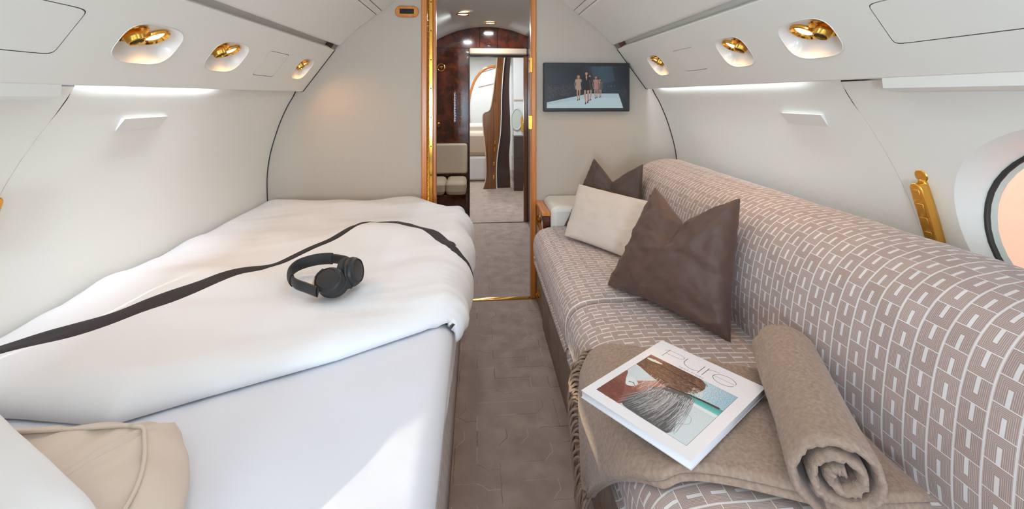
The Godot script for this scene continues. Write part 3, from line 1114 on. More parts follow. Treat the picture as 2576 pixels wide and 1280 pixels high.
func build_bulkhead() -> void:
	var wall := setting("wall_front", "beige linen covered bulkhead round the open doorway", "wall")
	var arc := func(y: float) -> float: return sqrt(maxf(0, 1.2 * 1.2 - (y - 0.7) * (y - 0.7)))
	for sg in [-1.0, 1.0]:
		var edge := 0.288 + CX if sg < 0 else 0.313 - CX
		var poly := PackedVector2Array()
		for k in 40:
			var y: float = lerpf(-0.05, 0.7 + sqrt(1.44 - edge * edge), 1.0 - pow(1.0 - k / 39.0, 1.7))
			poly.append(Vector2(CX + sg * maxf(edge, arc.call(y)), y))
		poly.append(Vector2(CX + sg * edge, -0.05))
		var st := mb()
		extrude(st, poly, ZB - 0.04, ZB, true)
		part("bulkhead_face", st, mats.linen, wall)
	var st := mb()
	block(st, Vector3(-0.30, 1.80, ZB - 0.04), Vector3(0.33, 1.92, ZB))
	part("head_panel", st, mats.linen, wall)
	# dark gasket where the curved panels meet the bulkhead
	for sg in [-1.0, 1.0]:
		var trim := setting("trim_1" if sg < 0 else "trim_2", "thin dark joint where the %s sidewall meets the linen bulkhead" % ("bed" if sg < 0 else "divan"), "trim")
		var line := []
		for k in 30:
			var y := lerpf(0.4, 1.10, k / 29.0)
			line.append(side(sg, wall_x(y) - 0.0012, y, ZB + 0.003))
		st = mb()
		tube(st, line, 0.0028, 6)
		line = [panel(sg, ZB + 0.003, -0.006, 0.012), panel(sg, ZB + 0.003, -0.007, 0.004), panel(sg, ZB + 0.003, 0.0, -0.001), panel(sg, ZB + 0.003, 0.1, -0.001), panel(sg, ZB + 0.003, PANEL_LEN, -0.001)]
		tube(st, line, 0.0026, 6)
		line = []
		for p in spline([Vector2(0.722, 1.342), Vector2(0.625, 1.435), Vector2(0.5345, 1.503), Vector2(0.475, 1.548), Vector2(0.445, 1.579), Vector2(0.415, 1.622), Vector2(0.37, 1.668)], 5):
			line.append(side(sg, p.x - 0.001, p.y - 0.001, ZB + 0.003))
		tube(st, line, 0.0026, 6)
		part("joint_line", st, mats.rubber, trim)
	var rear := setting("wall_back", "beige rear bulkhead of the cabin", "wall")
	st = mb()
	block(st, Vector3(-1.25, -0.1, ZR), Vector3(1.28, 2.0, ZR + 0.04))
	part("rear_face", st, mats.linen, rear)
	for x in [-0.52, 0.52]:  # fill lights added on the unseen rear wall, for even brightness
		var o := thing("added_fill_sconce", "added tall frosted fill light on the rear bulkhead beside the %s" % ("bed" if x < 0 else "divan"), "light", Vector3(CX + x, 0.84, ZR))
		st = mb()
		slab(st, Transform3D(Basis(), Vector3(CX + x, 0.84, ZR - 0.010)), 0.20, 0.66, 0.018, 0.02, 0.004)
		part("back_plate", st, mats.gold_satin, o)
		st = mb()
		slab(st, Transform3D(Basis(), Vector3(CX + x, 0.84, ZR - 0.030)), 0.17, 0.62, 0.024, 0.03, 0.008)
		part("diffuser", st, mats.down_glow, o)
		var l := AreaLight3D.new()
		l.name = "fill_lamp"
		l.area_size = Vector2(0.16, 0.60)
		l.light_color = c8(206, 229, 252)
		l.light_energy = REAR_FILL_ENERGY * (1.55 if x < 0 else 0.42)
		l.area_range = 9.0
		l.shadow_enabled = true
		o.add_child(l)
		l.position = Vector3(0, 0, -0.046)
	# door frame
	var door := setting("door_1", "honey coloured wood door frame with a long brass hinge and brass sill", "door frame")
	st = mb()
	block(st, Vector3(-0.288, 0, ZB - 0.05), Vector3(-0.258, 1.80, ZB + 0.012), 0.005)
	part("jamb", st, mats.oak, door)
	st = mb()
	block(st, Vector3(0.284, 0, ZB - 0.05), Vector3(0.313, 1.80, ZB + 0.012), 0.005)
	var jamb := part("jamb", st, mats.oak, door)
	st = mb()
	block(st, Vector3(-0.288, 1.80, ZB - 0.05), Vector3(0.313, 1.83, ZB + 0.012), 0.005)
	part("frame_head", st, mats.oak, door)
	st = mb()
	block(st, Vector3(-0.248, 0.01, ZB - 0.012), Vector3(-0.230, 1.79, ZB + 0.010), 0.001)
	var hinge := part("piano_hinge", st, mats.gold, door)
	st = mb()
	for k in 60:
		var y := 0.02 + k * 0.0295
		tube(st, [Vector3(-0.2525, y, ZB + 0.011), Vector3(-0.2525, y + 0.027, ZB + 0.011)], 0.0048, 8)
	part("knuckle", st, mats.gold_satin, hinge, true)
	for k in 12:
		st = mb()
		lathe(st, Transform3D(Basis(Vector3.RIGHT, PI / 2), Vector3(-0.2385, 0.06 + k * 0.15, ZB + 0.0103)), [[0.0001, 0.0012], [0.003, 0.001], [0.0036, 0]], 10)
		part("screw", st, mats.rubber, hinge)
	st = mb()
	block(st, Vector3(-0.230, 0.01, ZB - 0.05), Vector3(-0.214, 1.79, ZB - 0.008), 0.002)
	part("door_edge", st, mats.oak, door)
	for q in [[1.195, 0.080], [0.895, 0.074]]:
		st = mb()
		block(st, Vector3(0.276 if q[0] > 1 else 0.272, q[0], ZB - 0.02), Vector3(0.2925, q[0] + q[1], ZB + 0.0145), 0.002)
		part("strike_plate", st, mats.gold, jamb)
	st = mb()
	block(st, Vector3(-0.23, 0.0, ZB - 0.012), Vector3(0.37, 0.006, ZB + 0.014), 0.002)
	part("sill", st, mats.gold, door)
	# screen
	var tv := thing("wall_television", "small flat television on the linen bulkhead, showing a fashion runway", "television", Vector3(0.578, 1.118, ZB))
	st = mb()
	slab(st, Transform3D(Basis(), Vector3(0.578, 1.118, ZB + 0.022)), 0.462, 0.257, 0.030, 0.006, 0.004)
	part("bezel", st, mats.tv_body, tv)
	st = mb()
	slab(st, Transform3D(Basis(), Vector3(0.578, 1.118, ZB + 0.004)), 0.30, 0.16, 0.012, 0.006, 0.002)
	part("mount", st, mats.tv_body, tv)
	st = mb()
	var x0 := 0.578 - 0.214
	var x1 := 0.578 + 0.212
	var z := ZB + 0.0376
	quad(st, Vector3(x0, 1.118 + 0.110, z), Vector3(x1, 1.118 + 0.110, z), Vector3(x1, 1.118 - 0.110, z), Vector3(x0, 1.118 - 0.110, z), Vector2(0, 0), Vector2(1, 0), Vector2(1, 1), Vector2(0, 1))
	part("screen", st, mats.tv_picture, tv)
	# oval wood plate with a dark display
	var plate := thing("wall_display", "oval wood plate with gold ring and black display on the linen bulkhead", "display", Vector3(-0.362, 1.509, ZB))
	st = mb()
	slab(st, Transform3D(Basis(), Vector3(-0.362, 1.509, ZB + 0.005)), 0.122, 0.060, 0.010, 0.030, 0.005, 8)
	part("wood_plate", st, mats.oak, plate)
	st = mb()
	slab(st, Transform3D(Basis(), Vector3(-0.362, 1.509, ZB + 0.0085)), 0.092, 0.034, 0.006, 0.012, 0.002, 6)
	part("ring", st, mats.gold, plate)
	st = mb()
	slab(st, Transform3D(Basis(), Vector3(-0.362, 1.509, ZB + 0.0105)), 0.074, 0.026, 0.004, 0.002, 0.001)
	part("display", st, mats.sensor_glass, plate)

# ------------------------------------------------------------------ beyond the doorway
func build_beyond() -> void:
	var zf := -3.86
	var v := setting("wall_vestibule", "glossy burl wood walls of the vestibule beyond the doorway", "wall")
	var st := mb()
	block(st, Vector3(-0.66, -0.05, zf - 0.04), Vector3(-0.62, 1.95, ZB - 0.04), 0.001)
	part("side_panel", st, mats.burl, v)
	st = mb()
	block(st, Vector3(0.425, -0.05, zf - 0.04), Vector3(0.465, 1.95, ZB - 0.04), 0.001)
	part("side_panel", st, mats.dark_walnut, v)
	# far wall: a panel beside the second opening, a veneered header under the arched ceiling
	st = mb()
	block(st, Vector3(-0.62, 0, zf - 0.03), Vector3(-0.068, 1.4735, zf), 0.001)
	part("burl_panel", st, mats.burl, v)
	for q in [[-0.62, 0.02], [0.022, 0.172], [0.174, 0.425]]:
		st = mb()
		block(st, Vector3(q[0], 1.474, zf - 0.03), Vector3(q[1], 1.95, zf), 0.002)
		part("header_veneer", st, mats.burl, v)
	st = mb()
	block(st, Vector3(-0.66, 1.40, zf - 0.045), Vector3(0.465, 1.95, zf - 0.031), 0.001)
	part("header_core", st, mats.dark_walnut, v)
	st = mb()
	block(st, Vector3(-0.066, 1.418, zf - 0.05), Vector3(0.425, 1.472, zf + 0.03), 0.012)
	part("header_pad", st, mats.leather, v)
	st = mb()
	block(st, Vector3(-0.074, 0, zf - 0.03), Vector3(-0.060, 1.418, zf + 0.004), 0.003)
	part("opening_edge", st, mats.dark_walnut, v)
	# right return of the second opening: pale edge and steel strip
	st = mb()
	block(st, Vector3(0.395, 0, zf - 0.03), Vector3(0.425, 1.418, zf + 0.004), 0.003)
	part("opening_edge", st, mats.walnut, v)
	var cl := setting("ceiling_vestibule", "greyish arched ceiling of the vestibule with two downlights", "ceiling")
	st = mb()
	var flat := []
	for k in 21:
		var x := lerpf(-0.64, 0.45, k / 20.0)
		flat.append(Vector2(x, 1.655 - 0.62 * (x - 0.08) * (x - 0.08) - 0.25 * pow(x - 0.08, 4)))
	extrude(st, thick(flat, 0.03), zf - 0.02, ZB - 0.04)
	part("arched_panel", st, mats.ivory, cl)
	downlight("vestibule_downlight", "round downlight in the vestibule ceiling beside the doorway", Vector3(-0.094, 1.622, -3.10), VESTIBULE_ENERGY)
	downlight("vestibule_downlight", "round downlight in the vestibule ceiling beside the burl header", Vector3(0.104, 1.645, -3.60), VESTIBULE_ENERGY)
	# fold-down leather seat
	var s := thing("jump_seat", "beige leather seat against the burl wood wall beyond the doorway", "seat", Vector3(-0.3, 0, -3.7))
	st = mb()
	slab(st, Transform3D(Basis(), Vector3(-0.345, 0.555, -3.82)), 0.53, 0.245, 0.06, 0.02, 0.012)
	part("backrest", st, mats.leather, s)
	for q in [[-0.33, 0.17], [-0.163, 0.16]]:
		st = mb()
		slab(st, Transform3D(Basis(Vector3.RIGHT, PI / 2), Vector3(q[0], 0.36, -3.67)), q[1], 0.26, 0.11, 0.03, 0.03)
		part("seat_cushion", st, mats.leather, s)
	st = mb()
	slab(st, Transform3D(Basis(Vector3.RIGHT, PI / 2), Vector3(-0.51, 0.36, -3.67)), 0.18, 0.26, 0.11, 0.03, 0.03)
	part("seat_cushion", st, mats.leather, s)
	st = mb()
	block(st, Vector3(-0.61, 0, -3.85), Vector3(-0.088, 0.30, -3.60), 0.004)
	part("seat_base", st, mats.burl, s)
	# brass pull and brass lever on the burl wall
	var h := thing("ring_pull", "round brass ring pull on the burl wood wall", "handle", on_z(1112, 170, zf))
	st = mb()
	var c := on_z(1110, 170, zf)
	var loop := []
	for k in 25:
		loop.append(c + Vector3(cos(TAU * k / 24) * 0.03, sin(TAU * k / 24) * 0.03, 0.012))
	tube(st, loop, 0.0045, 8)
	part("ring", st, mats.gold, h)
	st = mb()
	lathe(st, Transform3D(Basis(Vector3.RIGHT, PI / 2), c), [[0.014, 0.0], [0.014, 0.012], [0.006, 0.018], [0.0001, 0.018]], 18)
	part("boss", st, mats.gold, h)
	h = thing("lever_handle", "brass lever handle on the burl wood wall above the leather seat", "handle", on_z(1100, 313, zf))
	c = on_z(1103, 313, zf)
	st = mb()
	tube(st, [c + Vector3(-0.05, 0, 0.04), c + Vector3(0.015, 0, 0.04)], 0.009, 10)
	part("lever", st, mats.gold, h)
	st = mb()
	lathe(st, Transform3D(Basis(Vector3.RIGHT, PI / 2), c), [[0.018, 0.0], [0.018, 0.006], [0.009, 0.010], [0.009, 0.036]], 18)
	part("rose", st, mats.gold, h)
	# forward cabin
	var fw := setting("wall_forward_cabin", "bright white sidewalls of the forward cabin", "wall")
	for q in [[-1.0, -0.95], [0.95, 1.0]]:
		st = mb()
		block(st, Vector3(q[0], -0.05, -8.2), Vector3(q[1], 1.75, -3.89), 0.001)
		part("sidewall", st, mats.forward_white, fw)
	st = mb()
	block(st, Vector3(-1.0, -0.05, -8.2), Vector3(1.0, 1.75, -8.15), 0.001)
	part("far_wall", st, mats.forward_white, fw)
	st = mb()
	block(st, Vector3(-1.0, -0.05, zf - 0.03), Vector3(-0.62, 1.75, zf - 0.01), 0.001)
	block(st, Vector3(0.465, -0.05, zf - 0.03), Vector3(1.0, 1.75, zf - 0.01), 0.001)
	part("return_wall", st, mats.forward_white, fw)
	var fc := setting("ceiling_forward_cabin", "white ceiling of the forward cabin with added downlights", "ceiling")
	st = mb()
	block(st, Vector3(-1.0, 1.75, -8.2), Vector3(1.0, 1.79, -3.86), 0.001)
	part("panel", st, mats.forward_white, fc)
	for z in [-4.6, -5.9, -7.2]:  # lamps added out of view to make the forward cabin bright white
		downlight("added_forward_downlight", "added round downlight in the white ceiling of the forward cabin", Vector3(0.0, 1.742, z), FORWARD_FILL_ENERGY, "added forward cabin downlights")
	# a rounded partition with an oak edge, shelf lines on it
	var pt := thing("arched_partition", "white partition with a curved wood edge in the forward cabin", "partition", Vector3(0, 0, -6.6))
	st = mb()
	var edge := []
	for p in [[1182, 470], [1181, 330], [1180, 262], [1186, 225], [1200, 193], [1222, 172], [1250, 166]]:
		var q := on_z(p[0], p[1], -6.6)
		edge.append(Vector2(q.x, q.y))
	edge = spline(edge, 5)
	var poly := PackedVector2Array(edge)
	poly.append(Vector2(0.5, edge[edge.size() - 1].y))
	poly.append(Vector2(0.5, edge[0].y))
	extrude(st, poly, -6.66, -6.6, true)
	part("face", st, mats.forward_white, pt)
	st = mb()
	var rim := []
	for p in edge:
		rim.append(Vector3(p.x, p.y, -6.59))
	tube(st, rim, 0.017, 8)
	part("edge", st, mats.oak, pt)
	for y in [[1.40, 1.52], [1.20, 1.29]]:
		st = mb()
		tube(st, [Vector3(0.02, y[0], -6.595), Vector3(0.40, y[1], -6.595)], 0.006, 6)
		part("seam", st, mats.leather, pt)
	# divan of the forward cabin
	var dv := thing("forward_divan", "pale grey divan with a rounded end in the forward cabin", "sofa", Vector3(0.0, 0, -5.9))
	st = mb()
	slab(st, Transform3D(Basis(), Vector3(-0.02, 0.47, -6.0)), 0.62, 0.32, 0.5, 0.12, 0.06, 8)
	part("seat", st, mats.leather, dv)
	st = mb()
	slab(st, Transform3D(Basis(), Vector3(-0.02, 0.655, -6.1)), 0.60, 0.10, 0.42, 0.045, 0.03, 8)
	part("cushion", st, mats.cream_cloth, dv)
	st = mb()
	slab(st, Transform3D(Basis(), Vector3(0.02, 0.16, -5.98)), 0.52, 0.31, 0.44, 0.1, 0.03, 8)
	part("base", st, mats.leather_pale, dv)
	# a waved reflection of wood, built as two solid leaves, the second darker
	var zw := -5.28
	for n in 2:
		var left: Array
		var right: Array
		if n == 0:
			left = [[1215, 476], [1221, 455], [1223, 425], [1221, 380], [1216, 330], [1214, 296], [1218, 284], [1232, 276], [1239, 245], [1244, 205], [1249, 165], [1252, 120]]
			right = [[1250, 474], [1249, 440], [1250, 405], [1254, 372], [1259, 335], [1261, 290], [1262, 240], [1265, 190], [1271, 120]]
		else:
			left = [[1250, 478], [1249, 440], [1251, 405], [1255, 372], [1260, 335], [1262, 290], [1263, 240], [1266, 190], [1274, 120]]
			right = [[1284, 484], [1283, 440], [1281, 390], [1284, 345], [1283, 290], [1281, 235], [1282, 185], [1287, 120]]
		var lf := thing("reflection_leaf", "tall brown waved reflection built as a wood leaf in the forward cabin" if n == 0 else "tall darker reflection built as a wood leaf beside the waved brown one in the forward cabin", "partition", on_z(1232 + n * 34, 478, zw))
		var za := zw - n * 0.045
		var outline := []
		for p in left:
			var q := on_z(p[0], p[1], za)
			outline.append(Vector2(q.x, maxf(0.002, q.y) if p[1] < 470 else 0.002))
		outline = spline(outline, 4)
		var other := []
		for p in right:
			var q := on_z(p[0], p[1], za)
			other.append(Vector2(q.x, maxf(0.002, q.y) if p[1] < 470 else 0.002))
		other = spline(other, 4)
		var both := PackedVector2Array(outline)
		for k in range(other.size() - 1, -1, -1):
			both.append(other[k])
		st = mb()
		extrude(st, both, za - 0.04, za, true)
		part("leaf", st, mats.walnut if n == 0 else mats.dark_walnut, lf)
		if n == 0:
			for side_line in [outline, other]:
				st = mb()
				var line := []
				for p in side_line:
					line.append(Vector3(p.x, p.y, za + 0.004))
				tube(st, line, 0.006, 6)
				part("bead", st, mats.leather if side_line == outline else mats.forward_white, lf)
			for q in [[1246, 358], [1245, 376], [1243, 412], [1242, 446]]:
				st = mb()
				slab(st, Transform3D(Basis(), on_z(q[0], q[1], za + 0.008)), 0.018, 0.045, 0.012, 0.006, 0.004)
				part("catch", st, mats.gold, lf)
	# glossy cabinet on the far side: pale upper, dark lower, an oval window above
	var cb := thing("galley_cabinet", "glossy cabinet with pale upper panel and dark wood lower front", "cabinet", Vector3(0.42, 0, -5.0))
	var xa := on_z(1292, 300, -5.2).x
	st = mb()
	block(st, Vector3(xa, 0.62, -5.34), Vector3(0.70, 1.75, -5.20), 0.004)
	part("upper_panel", st, mats.forward_white, cb)
	st = mb()
	block(st, Vector3(xa + 0.004, 1.02, -5.198), Vector3(0.70, 1.035, -5.19), 0.002)
	part("rail", st, mats.leather, cb)
	st = mb()
	var pf := PackedVector2Array([Vector2(xa, 0.0), Vector2(0.72, 0.0), Vector2(0.72, 0.62), Vector2(xa - 0.004, 0.62)])
	extrude(st, pf, -5.34, -5.14, true)
	part("lower_front", st, mats.dark_walnut, cb)
	st = mb()
	block(st, Vector3(xa, 0.37, -5.142), Vector3(0.72, 0.376, -5.136), 0.001)
	part("drawer_joint", st, mats.rubber, cb)
	var ov := thing("porthole", "bright oval porthole on the pale cabinet panel", "window", on_z(1300, 300, -5.19))
	st = mb()
	var cc := on_z(1300, 300, -5.194)
	lathe(st, Transform3D(Basis(Vector3.RIGHT, PI / 2).scaled(Vector3(0.5, 1.0, 1.0)), cc), [[0.0001, 0.004], [0.105, 0.004], [0.12, 0.010], [0.135, 0.0]], 36)
	part("pane", st, mats.pane_edge, ov)
	var gl := thing("brass_latch", "square brass latch plate on the pale cabinet panel", "latch", on_z(1317, 312, -5.17))
	st = mb()
	slab(st, Transform3D(Basis(), on_z(1318, 312, -5.183)), 0.07, 0.17, 0.014, 0.008, 0.004)
	part("plate", st, mats.gold, gl)
	st = mb()
	slab(st, Transform3D(Basis(), on_z(1318, 316, -5.172)), 0.04, 0.09, 0.01, 0.018, 0.004)
	part("catch", st, mats.gold_satin, gl)

# ------------------------------------------------------------------ soft things
# closed profile in x,y swept along z from z0 to z1, ends rounded by r; brick fabric uv follows the profile
func bolster(st: SurfaceTool, prof: Array, z0: float, z1: float, r: float, sag := 0.0, uv0 := 0.0) -> void:
	var n := prof.size()
	var normal := []
	var arc := [0.0]
	for i in n:
		var d: Vector2 = (prof[(i + 1) % n] - prof[(i - 1 + n) % n]).normalized()
		normal.append(Vector2(-d.y, d.x))
		arc.append(arc[i] + prof[i].distance_to(prof[(i + 1) % n]))
	var area := 0.0
	for i in n:
		area += prof[i].cross(prof[(i + 1) % n])
	var zs := []
	for k in 9:
		zs.append([z0 + r * (1 - cos(PI / 2 * k / 8.0)), r * (1 - sin(PI / 2 * k / 8.0))])
	var steps := maxi(4, int((z1 - z0) / 0.05))
	for k in range(1, steps):
		zs.append([lerpf(z0 + r, z1 - r, float(k) / steps), 0.0])
	for k in 9:
		zs.append([z1 - r * (1 - cos(PI / 2 * (8 - k) / 8.0)), r * (1 - sin(PI / 2 * (8 - k) / 8.0))])
	var rows := []
	var uvs := []
	for q in zs:
		var row := []
		var uv := []
		for i in n + 1:
			var p: Vector2 = prof[i % n] + normal[i % n] * (q[1] * signf(area))
			var w := noise.get_noise_2d(p.x * 120.0 + 7, q[0] * 90.0) * sag
			p -= normal[i % n] * (w * signf(area))
			row.append(Vector3(p.x, p.y, q[0]))
			uv.append(Vector2(arc[i] + uv0, q[0]) / (0.0385 * 8.0))
		rows.append(row)
		uvs.append(uv)
	grid(st, rows, uvs)
	for e in [0, rows.size() - 1]:
		var flat := PackedVector2Array()
		for i in n:
			flat.append(Vector2(rows[e][i].x, rows[e][i].y))
		var idx := Geometry2D.triangulate_polygon(flat)
		for k in range(0, idx.size(), 3):
			tri(st, rows[e][idx[k]], rows[e][idx[k + 1]], rows[e][idx[k + 2]], flat[idx[k]] / 0.308, flat[idx[k + 1]] / 0.308, flat[idx[k + 2]] / 0.308)

# a stuffed pillow between four corners (bl, br, tr, tl); chop pushes the middle of the upper edge down
func pillow(st: SurfaceTool, bl: Vector3, br: Vector3, tr: Vector3, tl: Vector3, fat: float, chop := 0.0, bow := 0.06, wrinkle := 0.004, seed_ := 1, chop_at := 0.0, back_fat := -1.0, creased := 0.0, soft := 0.0) -> Array:
	var n := 44
	var nrm := ((br - bl).cross(tl - bl)).normalized()
	var down := ((bl + br) - (tl + tr)).normalized()
	var own := FastNoiseLite.new()
	own.noise_type = FastNoiseLite.TYPE_SIMPLEX_SMOOTH
	own.frequency = 0.04
	own.fractal_octaves = 3
	own.seed = seed_
	var seam := []
	for face in [1.0, -1.0]:
		var rows := []
		for i in n + 1:
			var v := -cos(PI * i / n)
			var row := []
			for j in n + 1:
				var u := -cos(PI * j / n)
				var uu := u * (1.0 - bow * (1.0 - v * v) - soft * pow(u * v, 4.0))
				var vv := v * (1.0 - bow * (1.0 - u * u) - soft * pow(u * v, 4.0))
				var a := (uu + 1) * 0.5
				var b := (vv + 1) * 0.5
				var p := bl.lerp(br, a).lerp(tl.lerp(tr, a), b)
				var f := pow(maxf(0.0, (1 - u * u) * (1 - v * v)), 0.42)
				var k := 0.0
				if chop > 0.0:
					var du := absf(u - chop_at)
					k = pow(maxf(0.0, 1.0 - du * 0.98), 1.15) * smoothstep(-0.35, 1.0, v)
					p += down * chop * k
					f *= 1.0 - 0.55 * exp(-du * du / 0.03) * smoothstep(0.0, 0.8, v)
				var w := own.get_noise_2d(u * 55.0 + face * 31, v * 55.0) * wrinkle * (0.4 + f)
				var ridge := 1.0 - absf(own.get_noise_2d(u * 34.0 + v * 22.0 + 90.0, v * 46.0 + face * 13.0))
				w += creased * pow(ridge, 6.0) * (0.35 + 0.65 * maxf(absf(u), absf(v)))
				w += sin((u * 0.8 + absf(v)) * 18.0) * wrinkle * 0.35 * maxf(0, u * u * v * v)
				var th := fat if face > 0 or back_fat < 0 else back_fat
				p += nrm * face * (f * th * 0.5 + w * minf(1.0, f * 3.0))
				row.append(p)
			rows.append(row)
		if face < 0:
			for row in rows:
				row.reverse()
		else:
			for j in n + 1: seam.append(rows[0][j])
			for i in range(1, n + 1): seam.append(rows[i][n])
			for j in range(n - 1, -1, -1): seam.append(rows[n][j])
			for i in range(n - 1, -1, -1): seam.append(rows[i][0])
		grid(st, rows)
	return seam

func near_edge(x: float) -> float:      # where the turned-back end of the duvet lies
	var pts := [Vector2(-1.1, -0.90), Vector2(-0.8, -0.86), Vector2(-0.627, -0.828), Vector2(-0.514, -0.889), Vector2(-0.295, -0.999), Vector2(-0.06, -1.152), Vector2(0.1, -1.17)]
	for i in pts.size() - 1:
		if x <= pts[i + 1].x:
			return lerpf(pts[i].y, pts[i + 1].y, clampf((x - pts[i].x) / (pts[i + 1].x - pts[i].x), 0, 1))
	return -1.17

const DUVET_FAR := -2.392
func duvet_point(s: float, t: float) -> Vector3:      # s: 0 at the sidewall .. 1 at the hem over the aisle; t: 0 at the bulkhead .. 1 at the turned-back end
	var top := 0.952
	var bend := 0.07
	var x_end := -0.098
	var z_guess := lerpf(DUVET_FAR, near_edge(lerpf(-1.050, x_end, minf(1, s / 0.86))), t)
	var hang := lerpf(0.015, 0.085, smoothstep(-1.15, -1.45, z_guess))
	var at := s * (top + bend + hang)
	var p: Vector2
	var nn: Vector2
	if at < top:
		p = Vector2(-1.050 + at, 0.508)
		nn = Vector2(0, 1)
	elif at < top + bend:
		var a := (at - top) / bend * PI / 2
		p = Vector2(x_end + sin(a) * 0.0446, 0.4634 + cos(a) * 0.0446)
		nn = Vector2(sin(a), cos(a))
	else:
		p = Vector2(x_end + 0.0446, 0.4634 - (at - top - bend))
		nn = Vector2(1, 0)
	var z := lerpf(DUVET_FAR, near_edge(p.x), t)
	var round_far := clampf((z - DUVET_FAR) / 0.07, 0, 1)
	var round_near := clampf((near_edge(p.x) - z) / 0.10, 0, 1)
	var round_hem := clampf((top + bend + hang - at) / 0.05, 0, 1)
	var round_wall := clampf(at / 0.06, 0, 1)
	var f := sqrt(1 - pow(1 - round_far, 2)) * sqrt(1 - pow(1 - round_near, 2)) * sqrt(1 - pow(1 - round_hem, 2)) * lerpf(0.45, 1.0, sqrt(1 - pow(1 - round_wall, 2)))
	# far corner rounds off towards the aisle
	var corner := smoothstep(0.0, 1.0, clampf((-2.02 - z) / 0.38, 0, 1)) * smoothstep(-0.34, -0.06, p.x)
	var lift := 0.048
	lift += 0.046 * exp(-pow((p.x + 0.40) / 0.20, 2) - pow((z + 1.66) / 0.17, 2))
	lift += 0.030 * exp(-pow((p.x + 0.80) / 0.26, 2) - pow((z + 1.33) / 0.13, 2))
	lift += 0.016 * exp(-pow((p.x + 0.45) / 0.5, 2) - pow((z + 2.2) / 0.12, 2))
	lift -= 0.012 * exp(-pow((p.x + 0.42) / 0.14, 2) - pow((z + 1.30) / 0.12, 2))
	lift += 0.014 * noise2.get_noise_2d(p.x * 60.0, z * 60.0 + 40.0)
	lift += 0.004 * noise2.get_noise_2d(p.x * 60.0 + z * 190.0, z * 40.0 - p.x * 30.0)
	if nn.x > 0.2:      # gathers of the hanging side
		lift += nn.x * (0.008 * sin(z * 21.0 + 1.0) + 0.006 * noise.get_noise_1d(z * 260.0) - 0.014)
	var q := p + nn * (f * lift)
	q.x -= corner * 0.06 * (0.3 + nn.x)
	q.y -= corner * 0.075
	# pinched near corner
	var pinch := exp(-pow((z + 1.14) / 0.05, 2)) * smoothstep(-0.16, -0.05, p.x)
	q.y += pinch * 0.006 * sin(p.x * 260.0 + z * 140.0)
	return Vector3(q.x, q.y, z)

func duvet_y(x: float, z: float) -> float:
	var t := clampf((z - DUVET_FAR) / (near_edge(x) - DUVET_FAR), 0, 1)
	var best := 0.5
	var gap := 9.0
	for k in 60:
		var p := duvet_point(0.86 * k / 59.0, t)
		if absf(p.x - x) < gap:
			gap = absf(p.x - x)
			best = p.y
	return best

